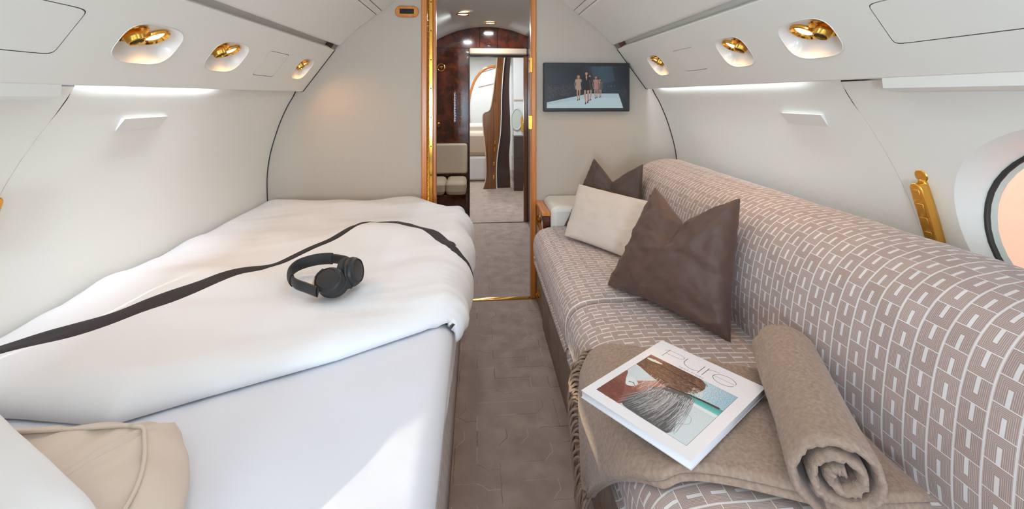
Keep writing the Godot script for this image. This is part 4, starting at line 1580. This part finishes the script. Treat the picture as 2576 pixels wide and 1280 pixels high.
func build_bed() -> void:
	var bed := thing("bed", "made-up bed with white fitted sheet and patterned side skirt along the sidewall", "bed", Vector3(-0.57, 0, -1.2))
	var st := mb()
	bolster(st, [Vector2(-0.071, 0.03), Vector2(-0.071, 0.2), Vector2(-0.071, 0.40), Vector2(-0.078, 0.455), Vector2(-0.10, 0.475), Vector2(-0.5, 0.475), Vector2(-1.02, 0.475), Vector2(-0.90, 0.03)], -2.39, 0.60, 0.01)
	part("skirt", st, mats.brick_fabric, bed)
	st = mb()
	block(st, Vector3(-0.88, 0.0, -2.38), Vector3(-0.10, 0.05, 0.58), 0.004)
	part("plinth", st, mats.walnut, bed)
	st = mb()
	var rows := []
	for i in 61:
		var z := lerpf(-2.39, 0.6, i / 60.0)
		var hem := lerpf(0.33, 0.465, smoothstep(-1.35, -0.70, z)) + 0.006 * noise.get_noise_1d(z * 150.0)
		var row := []
		for k in 21:
			var x := lerpf(-1.050, -0.105, k / 20.0)
			row.append(Vector3(x, 0.502 + 0.003 * noise.get_noise_2d(x * 60, z * 60), z))
		for k in range(1, 8):
			var a := k / 7.0 * PI / 2
			row.append(Vector3(-0.105 + sin(a) * 0.045, 0.457 + cos(a) * 0.045, z))
		for k in range(1, 7):
			row.append(Vector3(-0.060 - 0.004 * sin(k / 6.0 * PI) + 0.002 * noise.get_noise_2d(z * 120.0, k * 20.0), lerpf(0.457, minf(hem, 0.452), k / 6.0), z))
		row.append(Vector3(-0.0675, minf(hem, 0.452) + 0.002, z))
		rows.append(row)
	grid(st, rows)
	part("fitted_sheet", st, mats.sheet, bed)

	var duvet := thing("duvet", "white cotton duvet with a black ribbon stripe spread over the bed", "duvet", Vector3(-0.5, 0.5, -1.7))
	st = mb()
	rows = []
	var nt := 130
	var ns := 110
	for i in nt + 1:
		var t := i / float(nt)
		t = lerpf(t, 0.5 - 0.5 * cos(PI * t), 0.5)
		var row := []
		for j in ns + 1:
			row.append(duvet_point(j / float(ns), t))
		# close underneath
		rows.append(row)
	grid(st, rows)
	# underside
	var under := []
	for i in nt + 1:
		var row := []
		for j in ns + 1:
			var p: Vector3 = rows[i][j]
			var e := mini(mini(i, nt - i), mini(j, ns - j))
			row.append(Vector3(minf(p.x, -0.0545) if e > 0 else p.x, minf(p.y, 0.5065) if e > 0 else p.y, p.z))
		row.reverse()
		under.append(row)
	grid(st, under)
	part("cover", st, mats.duvet_cotton, duvet)
	# the ribbon: its course over the duvet is found where the photograph shows it
	var course := [[-60, 894], [0, 880], [100, 853], [200, 826], [300, 795], [400, 758], [480, 724], [560, 700], [640, 676], [720, 648], [790, 622], [835, 604], [870, 582], [905, 564], [945, 553], [985, 557], [1020, 565], [1060, 572], [1100, 588], [1135, 612], [1160, 645], [1175, 672], [1184, 705]]
	var found := []
	var fine := []
	for i in 241:
		var row := []
		for j in 241:
			row.append(to_pixel(duvet_point(j / 240.0, i / 240.0)))
		fine.append(row)
	for c in course:
		var best := 1e9
		var st2 := Vector2.ZERO
		for i in range(1, 240):
			for j in range(1, 240):
				var q: Vector3 = fine[i][j]
				var d := Vector2(q.x - c[0], q.y - c[1]).length() + q.z * 6.0
				if d < best:
					best = d
					st2 = Vector2(j / 240.0, i / 240.0)
		found.append(st2)
	for pass_ in 2:
		var soft := found.duplicate()
		for i in range(1, found.size() - 1):
			soft[i] = found[i] * 0.6 + (found[i - 1] + found[i + 1]) * 0.2
		found = soft
	var way := spline(found, 8)
	var strip := []
	for i in way.size():
		var a: Vector2 = way[i]
		var p := duvet_point(a.x, a.y)
		var ahead := duvet_point(way[mini(i + 1, way.size() - 1)].x, way[mini(i + 1, way.size() - 1)].y) - duvet_point(way[maxi(i - 1, 0)].x, way[maxi(i - 1, 0)].y)
		var ds := duvet_point(a.x + 0.004, a.y) - duvet_point(a.x - 0.004, a.y)
		var dt := duvet_point(a.x, minf(1, a.y + 0.004)) - duvet_point(a.x, maxf(0, a.y - 0.004))
		var nn := dt.cross(ds).normalized()
		if nn.y < 0 and nn.x < 0.2: nn = -nn
		# width is laid out on the surface itself, across the ribbon's course
		var across := nn.cross(ahead).normalized()
		var row := []
		for k in 7:
			var w := (k / 6.0 - 0.5) * lerpf(0.062, 0.042, minf(1.0, 1.6 * i / way.size()))
			var q := Vector2(a.x, a.y)
			var ls := maxf(1e-6, ds.length())
			var lt := maxf(1e-6, dt.length())
			q.x += across.dot(ds / ls) * w / ls * 0.008
			q.y += across.dot(dt / lt) * w / lt * 0.008
			row.append(duvet_point(clampf(q.x, 0, 1), clampf(q.y, 0, 1)) + nn * (0.0025 if k > 0 and k < 6 else -0.001))
		strip.append(row)
	st = mb()
	grid(st, strip)
	part("ribbon", st, mats.stripe_black, duvet)

	build_headphones()
	# pillows at the head
	var pb := thing("pillow", "beige sateen box pillow lying flat at the head of the bed", "pillow", Vector3(-0.6, 0.51, -0.5))
	var loop := []
	for q in spline([Vector2(-0.522, -0.735), Vector2(-0.62, -0.735), Vector2(-0.80, -0.735), Vector2(-0.98, -0.73), Vector2(-1.02, -0.66), Vector2(-0.95, -0.40), Vector2(-0.88, -0.22), Vector2(-0.80, -0.16), Vector2(-0.6, -0.17), Vector2(-0.50, -0.19), Vector2(-0.45, -0.24), Vector2(-0.415, -0.42), Vector2(-0.428, -0.60), Vector2(-0.488, -0.712)], 8, true):
		loop.append(q)
	var centre := Vector2(-0.63, -0.46)
	var seam := []
	st = mb()
	rows = []
	for f in [[1.0, 0.506, 0.030], [1.0, 0.513, 0.048], [1.0, 0.526, 0.054], [1.0, 0.542, 0.046], [1.0, 0.556, 0.026], [1.0, 0.566, 0.006], [1.0, 0.568, 0.0], [0.985, 0.566, 0.0], [0.96, 0.567, 0.0], [0.9, 0.570, 0.0], [0.8, 0.572, 0.0], [0.65, 0.571, 0.0], [0.45, 0.568, 0.0], [0.2, 0.566, 0.0], [0.01, 0.566, 0.0]]:
		var row := []
		for k in loop.size():
			var q: Vector2 = centre + (loop[k] - centre) * f[0] + (loop[k] - centre).normalized() * f[2]
			var crumple := noise.get_noise_2d(k * 9.0, f[2] * 300.0) * 0.005 + 0.0035 * sin(k * 1.1 + f[2] * 60.0) * smoothstep(0.6, 0.97, f[0])
			if f[1] == 0.568 and f[2] == 0.0 and f[0] == 1.0:
				crumple = 0.0
				seam.append(Vector3(q.x, f[1] + 0.002, q.y))
			row.append(Vector3(q.x, f[1] + maxf(crumple, -0.004) * (0.0 if f[1] < 0.51 else 1.0), q.y))
		rows.append(row)
	grid(st, rows, [], true)
	fan(st, rows[0])
	part("case", st, mats.pillow_beige, pb)
	st = mb()
	seam.append(seam[0])
	tube(st, seam, 0.003, 6)
	part("piping", st, mats.pillow_beige, pb)
	var pw := thing("pillow", "plump white pillow lying on the beige pillow at the head of the bed", "pillow", Vector3(-0.6, 0.6, -0.3))
	st = mb()
	pillow(st, Vector3(-0.99, 0.612, -0.42), Vector3(-0.58, 0.612, -0.12), Vector3(-0.335, 0.594, -0.505), Vector3(-0.93, 0.590, -0.880), 0.085, 0.0, 0.02, 0.006, 37, 0.0, 0.05, 0.004, 0.10)
	part("case", st, mats.pillow_white, pw)

func build_headphones() -> void:
	var c := on_y(812, 700, 0.555)
	var y := duvet_y(c.x, c.z) + 0.010
	var o := thing("headphones", "black over-ear headphones lying on the white duvet", "headphones", Vector3(c.x, y, c.z))
	var P := func(px: float, py: float, up: float) -> Vector3: return on_y(px, py, y + up)
	# band: a loop lying on its side
	var mid := spline([P.call(798, 734, 0.018), P.call(772, 724, 0.020), P.call(742, 712, 0.024), P.call(728, 690, 0.026), P.call(748, 668, 0.030), P.call(790, 654, 0.036), P.call(830, 650, 0.038), P.call(868, 655, 0.040), P.call(884, 664, 0.040)], 6)
	var bands := [[0, 15, "black_plastic", "arm"], [14, 37, "black_soft", "headband"], [36, 49, "black_plastic", "arm"]]
	for b in bands:
		var st := mb()
		var rows := []
		var hi := mini(b[1], mid.size() - 1)
		for i in range(b[0], hi + 1):
			var d: Vector3 = (mid[mini(i + 1, mid.size() - 1)] - mid[maxi(i - 1, 0)]).normalized()
			var out := Vector3.UP.cross(d).normalized()
			var row := []
			for k in 14:
				var a := TAU * k / 14
				row.append(mid[i] + out * cos(a) * (0.0065 if b[2] == "black_soft" else 0.0048) + Vector3.UP * sin(a) * (0.0165 if b[2] == "black_soft" else 0.0135))
			rows.append(row)
		grid(st, rows, [], true)
		fan(st, rows[0])
		fan(st, rows[rows.size() - 1])
		part(b[3], st, mats[b[2]], o)
	# two cups: one leaning towards the viewer, one upright behind it
	var cups := [[P.call(832, 708, 0.030), Vector3(-0.30, 0.62, 0.72)], [P.call(884, 684, 0.036), Vector3(0.93, 0.22, 0.10)]]
	for n in 2:
		var axis: Vector3 = cups[n][1].normalized()
		var x := Vector3.UP.cross(axis).normalized()
		var zz := axis.cross(x)
		# long way of the oval runs level
		var t := Transform3D(Basis(x * 1.08, axis, x.cross(axis) * (0.86 if n == 0 else 0.95)), cups[n][0])
		var st := mb()
		lathe(st, t, [[0.0001, 0.021], [0.026, 0.0205], [0.0315, 0.019], [0.036, 0.014], [0.039, 0.006], [0.039, -0.002], [0.036, -0.006]], 40)
		var cup := part("ear_cup", st, mats.black_plastic, o)
		st = mb()
		lathe(st, t, [[0.0295, 0.0205], [0.030, 0.0213], [0.0312, 0.0208], [0.032, 0.0185]], 40)
		part("cap_joint", st, mats.black_soft, cup)
		st = mb()
		lathe(st, t, [[0.037, -0.004], [0.041, -0.007], [0.042, -0.013], [0.040, -0.021], [0.034, -0.025], [0.026, -0.023], [0.021, -0.016], [0.019, -0.008], [0.0001, -0.006]], 40)
		part("ear_cushion", st, mats.black_soft, cup)
		if n == 0:
			st = mb()
			var lune := []
			for k in 11:
				var a := lerpf(1.7, 3.15, k / 10.0)
				lune.append(t * Vector3(cos(a) * 0.0375, 0.0135, sin(a) * 0.0375))
			tube(st, lune, [0.0008, 0.0018, 0.0026, 0.0034, 0.004, 0.0042, 0.004, 0.0034, 0.0026, 0.0018, 0.0008], 8)
			part("accent", st, mats.copper_plastic, cup)
		st = mb()
		var yoke := []
		for k in 9:
			var a := lerpf(2.2, 3.9, k / 8.0) if n == 0 else lerpf(2.3, 4.0, k / 8.0)
			yoke.append(t * Vector3(cos(a) * 0.0415, 0.004, sin(a) * 0.0415))
		tube(st, yoke, 0.0045, 8)
		part("yoke", st, mats.black_plastic, cup)

const SEAT_Y := 0.462
func seat_profile() -> Array:
	return [Vector2(0.300, 0.302), Vector2(0.276, 0.312), Vector2(0.262, 0.345), Vector2(0.260, 0.385), Vector2(0.268, 0.422), Vector2(0.288, 0.446), Vector2(0.318, 0.459), Vector2(0.36, 0.464), Vector2(0.42, 0.466), Vector2(0.50, 0.466), Vector2(0.58, 0.464), Vector2(0.66, 0.460), Vector2(0.74, 0.455), Vector2(0.76, 0.44), Vector2(0.76, 0.32), Vector2(0.74, 0.302)]

func build_sofa() -> void:
	var sofa := thing("divan", "long divan in taupe brick-pattern fabric along the sidewall", "sofa", Vector3(0.62, 0, -0.9))
	var st := mb()
	block(st, Vector3(0.302, 0, -2.10), Vector3(0.90, 0.300, 0.60), 0.004)
	part("base", st, mats.carpet, sofa)
	var prof := spline(seat_profile(), 3, true)
	for q in [[-2.118, -1.336], [-1.330, -0.532], [-0.526, 0.60]]:
		st = mb()
		bolster(st, prof, q[0], q[1], 0.022, 0.002, 0.01)
		part("seat_cushion", st, mats.brick_fabric, sofa)
	var back := spline([Vector2(0.735, 0.36), Vector2(0.706, 0.42), Vector2(0.692, 0.47), Vector2(0.690, 0.53), Vector2(0.696, 0.60), Vector2(0.708, 0.66), Vector2(0.730, 0.712), Vector2(0.768, 0.752), Vector2(0.82, 0.774), Vector2(0.89, 0.781), Vector2(0.955, 0.768), Vector2(1.005, 0.73), Vector2(1.025, 0.66), Vector2(1.02, 0.50), Vector2(1.0, 0.40), Vector2(0.90, 0.35)], 4, true)
	st = mb()
	bolster(st, back, -2.105, 0.60, 0.06, 0.003, 0.02)
	part("backrest", st, mats.brick_fabric, sofa)
	for q in [[-1.37, 0.272], [-2.0, 0.272], [-0.75, 0.272]]:
		st = mb()
		var c := Vector3(0.300, q[1] - 0.02, q[0])
		tube(st, [c + Vector3(0.002, 0.012, 0), c + Vector3(-0.010, 0.010, 0), c + Vector3(-0.014, -0.012, 0), c + Vector3(-0.010, -0.030, 0), c + Vector3(0.0, -0.036, 0)], [0.004, 0.004, 0.0055, 0.0045, 0.0035], 8)
		slab(st, Transform3D(Basis(Vector3.UP, PI / 2), c + Vector3(0.0, -0.008, 0)), 0.022, 0.055, 0.006, 0.008, 0.002)
		part("drawer_pull", st, mats.gold, sofa)
	# end console and arm pad by the doorway
	var con := thing("end_console", "small carpeted console with burl wood top between doorway and divan", "cabinet", Vector3(0.34, 0, -2.26))
	st = mb()
	block(st, Vector3(0.312, 0, -2.392), Vector3(0.90, 0.40, -2.125), 0.004)
	part("body", st, mats.carpet, con)
	st = mb()
	block(st, Vector3(0.312, 0.402, -2.392), Vector3(0.344, 0.500, -2.150), 0.003)
	part("wood_front", st, mats.burl, con)
	st = mb()
	block(st, Vector3(0.307, 0.501, -2.394), Vector3(0.347, 0.520, -2.146), 0.003)
	part("wood_top", st, mats.oak, con)
	for q in [Vector3(0.312, 0.455, -2.28), Vector3(0.310, 0.085, -2.26)]:
		st = mb()
		slab(st, Transform3D(Basis(Vector3.UP, PI / 2), q), 0.030, 0.050, 0.008, 0.012, 0.003)
		tube(st, [q + Vector3(-0.003, 0.014, 0), q + Vector3(-0.014, 0.0, 0), q + Vector3(-0.006, -0.020, 0)], 0.005, 8)
		part("latch", st, mats.gold, con)
	var arm := thing("arm_pad", "white leather arm pad at the doorway end of the divan", "armrest", Vector3(0.6, 0.42, -2.2))
	st = mb()
	slab(st, Transform3D(Basis(), Vector3(0.624, 0.476, -2.259)), 0.55, 0.146, 0.266, 0.03, 0.022, 6)
	part("pad", st, mats.leather_pale, arm)

	# scatter cushions
	var p1 := thing("scatter_cushion", "large brown velvet cushion with a chopped top, in front on the divan", "cushion", Vector3(0.55, SEAT_Y, -1.25))
	st = mb()
	pillow(st, Vector3(0.415, 0.468, -1.43), Vector3(0.625, 0.462, -1.085), Vector3(0.700, 0.797, -1.17), Vector3(0.565, 0.785, -1.41), 0.15, 0.088, 0.07, 0.007, 41, -0.05, -1.0, 0.010)
	part("cover", st, mats.velvet_brown, p1)
	var p2 := thing("scatter_cushion", "oblong cream cushion between the two brown velvet cushions", "cushion", Vector3(0.47, SEAT_Y, -1.8))
	st = mb()
	pillow(st, Vector3(0.370, 0.478, -1.92), Vector3(0.568, 0.474, -1.605), Vector3(0.662, 0.668, -1.695), Vector3(0.464, 0.670, -2.055), 0.075, 0.0, 0.035, 0.003, 43, 0.0, -1.0, 0.003)
	part("cover", st, mats.cream_cloth, p2)
	var p3 := thing("scatter_cushion", "dark brown velvet cushion with a chopped top, behind the cream cushion", "cushion", Vector3(0.55, SEAT_Y, -2.0))
	st = mb()
	pillow(st, Vector3(0.402, 0.470, -2.092), Vector3(0.665, 0.470, -1.80), Vector3(0.706, 0.782, -1.90), Vector3(0.545, 0.780, -2.10), 0.075, 0.088, 0.05, 0.005, 47, 0.0, -1.0, 0.006)
	part("cover", st, mats.velvet_dark, p3)

# ------------------------------------------------------------------ throw and magazine
func drape_point(a: float, b: float, lift: float) -> Vector3:
	# a: 0 at the tip hanging over the front of the seat .. 1 beneath the roll; b: 0 far side .. 1 near side
	var line := [Vector2(0.250, 0.235), Vector2(0.249, 0.29), Vector2(0.250, 0.34), Vector2(0.252, 0.385), Vector2(0.262, 0.424), Vector2(0.284, 0.451), Vector2(0.316, 0.4655), Vector2(0.36, 0.4705), Vector2(0.42, 0.4725), Vector2(0.50, 0.4725), Vector2(0.58, 0.4705), Vector2(0.66, 0.467)]
	var k := a * (line.size() - 1)
	var i := mini(int(k), line.size() - 2)
	var p: Vector2 = line[i].lerp(line[i + 1], k - i)
	var dir: Vector2 = (line[i + 1] - line[i]).normalized()
	var drop := clampf((0.455 - p.y) / 0.22, 0, 1)      # the hanging part narrows to the tip
	var z_far := lerpf(-1.085, -0.935, smoothstep(0.25, 0.62, p.x)) + 0.115 * drop
	var z_near := -0.690 + 0.075 * smoothstep(0.30, 0.56, p.x) - 0.245 * pow(drop, 0.75)
	var z := lerpf(z_far, z_near, b)
	var fold := 0.003 * sin(b * 9.0 + p.x * 14.0) * smoothstep(0.28, 0.34, p.x) + 0.003 * noise.get_noise_2d(p.x * 90.0, z * 90.0)
	fold += 0.006 * drop * sin(b * 7.0)
	var q := p + Vector2(-dir.y, dir.x) * (lift + maxf(0.0, fold + 0.002))
	return Vector3(q.x, q.y, z)

func build_throw() -> void:
	var o := thing("throw_blanket", "beige wool throw with fringe, laid over the divan seat and rolled up at one side", "blanket", Vector3(0.4, SEAT_Y, -0.85))
	var st := mb()
	# folded double: two layers with rounded long edges
	for layer in 2:
		var rows := []
		var n := 40
		var lo := 0.001 + layer * 0.010
		for i in n + 1:
			var a := i / float(n)
			var row := []
			for j in 37:
				var b := lerpf(0.012 * layer, 1.0 - 0.012 * layer, 0.5 - 0.5 * cos(PI * j / 36.0))
				var e := minf(b, 1 - b) - 0.012 * layer
				row.append(drape_point(a, b, lo + 0.009 * sqrt(clampf(e / 0.02, 0, 1))))
			for j in range(36, -1, -1):
				var b := lerpf(0.012 * layer, 1.0 - 0.012 * layer, 0.5 - 0.5 * cos(PI * j / 36.0))
				row.append(drape_point(a, b, lo - 0.0005))
			rows.append(row)
		grid(st, rows, [], true)
		fan(st, rows[0])
		fan(st, rows[n])
	part("laid_cloth", st, mats.wool, o)
	# roll: a spiral band pushed along its axis
	var far := Vector3(0.650, 0.538, -0.918)
	var near := Vector3(0.506, 0.538, -0.596)
	var axis := (near - far).normalized()
	var sx := axis.cross(Vector3.UP).normalized()
	var sy := sx.cross(axis).normalized()
	var curve := []
	var turns := 2.55
	for k in 121:
		var f := k / 120.0
		var a := -PI * 0.42 + f * turns * TAU
		var r := lerpf(0.0600, 0.008, pow(f, 0.86)) * (1.0 + 0.05 * sin(a * 3.0 + f * 9.0) * f)
		r += 0.003 * noise.get_noise_2d(k * 3.0, 5.0)
		curve.append(Vector2(cos(a) * r * 1.06, sin(a) * r * 0.95))
	var band := 0.0125
	st = mb()
	var rows := []
	var steps := 26
	for i in steps + 1:
		var f := i / float(steps)
		var e := minf(f, 1 - f) * (near - far).length()
		var shrink := sqrt(1 - pow(1 - clampf(e / 0.008, 0, 1), 2))
		var row := []
		var swell := 1.0 + 0.02 * sin(f * 7.0) + 0.03 * f
		for k in curve.size():
			var d: Vector2 = (curve[mini(k + 1, curve.size() - 1)] - curve[maxi(k - 1, 0)]).normalized()
			var nn := Vector2(-d.y, d.x)
			var taper := sqrt(clampf(minf(k, curve.size() - 1 - k) / 5.0, 0.05, 1))
			var w := band * 0.5 * (0.55 + 0.45 * shrink) * taper
			var q: Vector2 = curve[k] * swell - nn * w
			var wob := 0.0025 * noise.get_noise_3d(q.x * 300, q.y * 300, f * 60.0)
			row.append(far.lerp(near, f) + sx * (q.x + wob) + sy * (q.y + wob) + axis * (0.006 * noise.get_noise_1d(k * 6.0) * (1.0 if f > 0.5 else -1.0) * pow(absf(f - 0.5) * 2, 8)))
		for k in range(curve.size() - 1, -1, -1):
			var d: Vector2 = (curve[mini(k + 1, curve.size() - 1)] - curve[maxi(k - 1, 0)]).normalized()
			var nn := Vector2(-d.y, d.x)
			var taper := sqrt(clampf(minf(k, curve.size() - 1 - k) / 5.0, 0.05, 1))
			var w := band * 0.5 * (0.55 + 0.45 * shrink) * taper
			var q: Vector2 = curve[k] * swell + nn * w
			row.append(far.lerp(near, f) + sx * q.x + sy * q.y + axis * (0.006 * noise.get_noise_1d(k * 6.0) * (1.0 if f > 0.5 else -1.0) * pow(absf(f - 0.5) * 2, 8)))
		rows.append(row)
	grid(st, rows, [], true)
	for e in [0, steps]:
		var n: int = curve.size()
		for k in n - 1:
			quad(st, rows[e][k], rows[e][k + 1], rows[e][2 * n - 2 - k], rows[e][2 * n - 1 - k])
	part("roll", st, mats.wool, o)
	# fringe: twisted yarns hanging from the cloth edge
	st = mb()
	var r := RandomNumberGenerator.new()
	r.seed = 77
	for k in 58:
		# along the slanting hem, then round the tip
		var f0 := k / 57.0
		var p: Vector3
		if f0 < 0.8:
			p = drape_point(lerpf(0.47, 0.0, f0 / 0.8), 0.015, 0.006 + 0.006 * (k % 2))
		else:
			p = drape_point(0.0, lerpf(0.0, 1.0, (f0 - 0.8) / 0.2), 0.006 + 0.006 * (k % 2))
		var len := r.randf_range(0.075, 0.105)
		var away := lerpf(-0.052, -0.004, smoothstep(0.55, 1.0, f0)) * r.randf_range(0.8, 1.2)
		var path := []
		for j in 7:
			var f := j / 6.0
			path.append(p + Vector3(-0.004 - 0.016 * sin(f * PI * 0.8) * lerpf(1.2, 0.6, f0) + r.randf_range(-0.001, 0.001), -len * (0.25 * f + 0.75 * f * f) - 0.004 * f, away * (1.6 * f - 0.6 * f * f) + 0.002 * sin(f * 6.0 + k)))
		tube(st, path, [0.0026, 0.0031, 0.0029, 0.0030, 0.0029, 0.0031, 0.0016], 6)
	part("fringe", st, mats.wool_yarn, o, true)

func build_magazine() -> void:
	var tl := on_y(1660, 853, 0.500)
	var tr := on_y(1905, 965, 0.500)
	var bl := on_y(1470, 975, 0.500)
	var u := (tr - tl).normalized()
	var d0 := (bl - tl)
	var v := (d0 - u * d0.dot(u)).normalized()
	var w := 0.222
	var h := 0.277
	var mid := tl + u * w * 0.5 + v * h * 0.5 + Vector3(0.002, 0, 0.0)
	mid = on_y(1695, 981, 0.509)
	var o := thing("magazine", "glossy white magazine with a woman in a straw hat on the cover, on the throw", "magazine", Vector3(mid.x, 0.487, mid.z))
	var t := Transform3D(Basis(u, -v, u.cross(-v)), Vector3(mid.x, 0.5045, mid.z))
	var st := mb()
	slab(st, t, w - 0.002, h - 0.002, 0.0125, 0.0006, 0.0004, 1)
	part("pages", st, mats.paper, o)
	for s in [1.0, -1.0]:
		st = mb()
		var z: float = 0.0064 * s
		var c := [t * Vector3(-w / 2, h / 2, z), t * Vector3(w / 2, h / 2, z), t * Vector3(w / 2, -h / 2, z), t * Vector3(-w / 2, -h / 2, z)]
		var n: Vector3 = (c[1] - c[0]).cross(c[3] - c[0]).normalized() * 0.0005
		var up: Vector3 = n if n.y * s > 0 else -n
		quad(st, c[0] + up, c[1] + up, c[2] + up, c[3] + up, Vector2(0, 0), Vector2(1, 0), Vector2(1, 1), Vector2(0, 1))
		if s > 0:
			part("cover", st, mats.cover_print, o)
			st = mb()
		for k in 4:
			st.set_smooth_group(-1)
			quad(st, c[k] + up, c[(k + 1) % 4] + up, c[(k + 1) % 4], c[k])
		quad(st, c[0], c[1], c[2], c[3])
		part("cover_board", st, mats.paper, o)

# gold folding handle on the sidewall by the window
func build_latches() -> void:
	for sg in [-1.0, 1.0]:
		var zc := -0.995 if sg > 0 else -1.030
		var yc := 0.79 if sg > 0 else 0.80
		var x := wall_x(yc)
		var tilt := (wall_x(yc + 0.07) - wall_x(yc - 0.07)) / 0.14
		var o := thing("wall_latch", "gold folding handle on the ivory sidewall above the %s" % ("divan backrest" if sg > 0 else "bed"), "handle", side(sg, x, yc, zc))
		var up := Vector3(sg * tilt, 1, -0.10).normalized()
		var into := Vector3(-sg, tilt * 1.0, 0).normalized()
		into = (into - up * into.dot(up)).normalized()
		var along := up.cross(into)
		var t := Transform3D(Basis(along, up, into), side(sg, x, yc, zc) + into * 0.020)
		var st := mb()
		slab(st, t, 0.030, 0.150, 0.020, 0.014, 0.003, 8)
		var body := part("body", st, mats.gold, o)
		st = mb()
		slab(st, Transform3D(t.basis, t.origin - into * 0.014), 0.020, 0.160, 0.012, 0.010, 0.003, 8)
		part("rail", st, mats.gold_satin, o)
		st = mb()
		slab(st, Transform3D(t.basis, t.origin + up * 0.088 - into * 0.016), 0.030, 0.030, 0.008, 0.014, 0.003, 8)
		part("foot", st, mats.gold_satin, o)
		st = mb()
		slab(st, Transform3D(t.basis, t.origin - up * 0.084 - into * 0.016), 0.026, 0.022, 0.008, 0.010, 0.003, 8)
		part("foot", st, mats.gold_satin, o)
		for k in 4:
			st = mb()
			slab(st, Transform3D(t.basis, t.origin + up * (0.048 - 0.033 * k) + into * 0.0102), 0.018, 0.024, 0.0016, 0.002, 0.0006, 3)
			part("facet", st, mats.gold_satin, body)

# ------------------------------------------------------------------ light settings
const COVE_ENERGY := 0.17
const REAR_FILL_ENERGY := 2.0
const READING_ENERGY := 0.055
const CEILING_FILL_ENERGY := 0.10
const VESTIBULE_ENERGY := 0.36
const FORWARD_FILL_ENERGY := 1.3

func _ready() -> void:
	var cam := Camera3D.new()
	cam.name = "camera"
	cam.projection = Camera3D.PROJECTION_FRUSTUM
	cam.near = 0.05
	cam.far = 200.0
	cam.size = 0.05 * 1280.0 / F
	cam.frustum_offset = Vector2(0, -0.05 * 398.0 / F)
	cam.position = CAM
	cam.rotation.y = -yaw
	add_child(cam)
	cam.current = true

	var sky := ProceduralSkyMaterial.new()
	sky.sky_top_color = c8(150, 185, 225)
	sky.sky_horizon_color = c8(255, 236, 208)
	sky.sky_curve = 0.12
	sky.ground_horizon_color = c8(255, 234, 204)
	sky.ground_bottom_color = c8(248, 176, 150)
	sky.ground_curve = 0.18
	sky.sun_angle_max = 12.0
	sky.energy_multiplier = 1.0
	var env := Environment.new()
	env.background_mode = Environment.BG_SKY
	env.sky = Sky.new()
	env.sky.sky_material = sky
	env.tonemap_mode = Environment.TONE_MAPPER_LINEAR
	env.tonemap_exposure = 1.12
	env.sdfgi_enabled = true
	env.ssao_enabled = true
	env.ssil_enabled = true
	var we := WorldEnvironment.new()
	we.name = "environment"
	we.environment = env
	add_child(we)
	var sun := DirectionalLight3D.new()
	sun.name = "sun"
	sun.light_color = c8(255, 240, 214)
	sun.light_energy = 1.2
	sun.light_angular_distance = 0.8
	sun.shadow_enabled = true
	add_child(sun)
	sun.look_at_from_position(Vector3.ZERO, Vector3(1.0, -0.43, -1.32), Vector3.UP)

	noise.seed = 2
	noise.noise_type = FastNoiseLite.TYPE_SIMPLEX_SMOOTH
	noise.frequency = 0.1
	noise.fractal_octaves = 3
	noise2.noise_type = FastNoiseLite.TYPE_SIMPLEX_SMOOTH
	noise2.seed = 9
	noise2.frequency = 0.04
	noise2.fractal_octaves = 2
	make_materials()
	build_shell()
	build_beyond()
	build_bed()
	build_sofa()
	build_throw()
	build_magazine()
	build_latches()
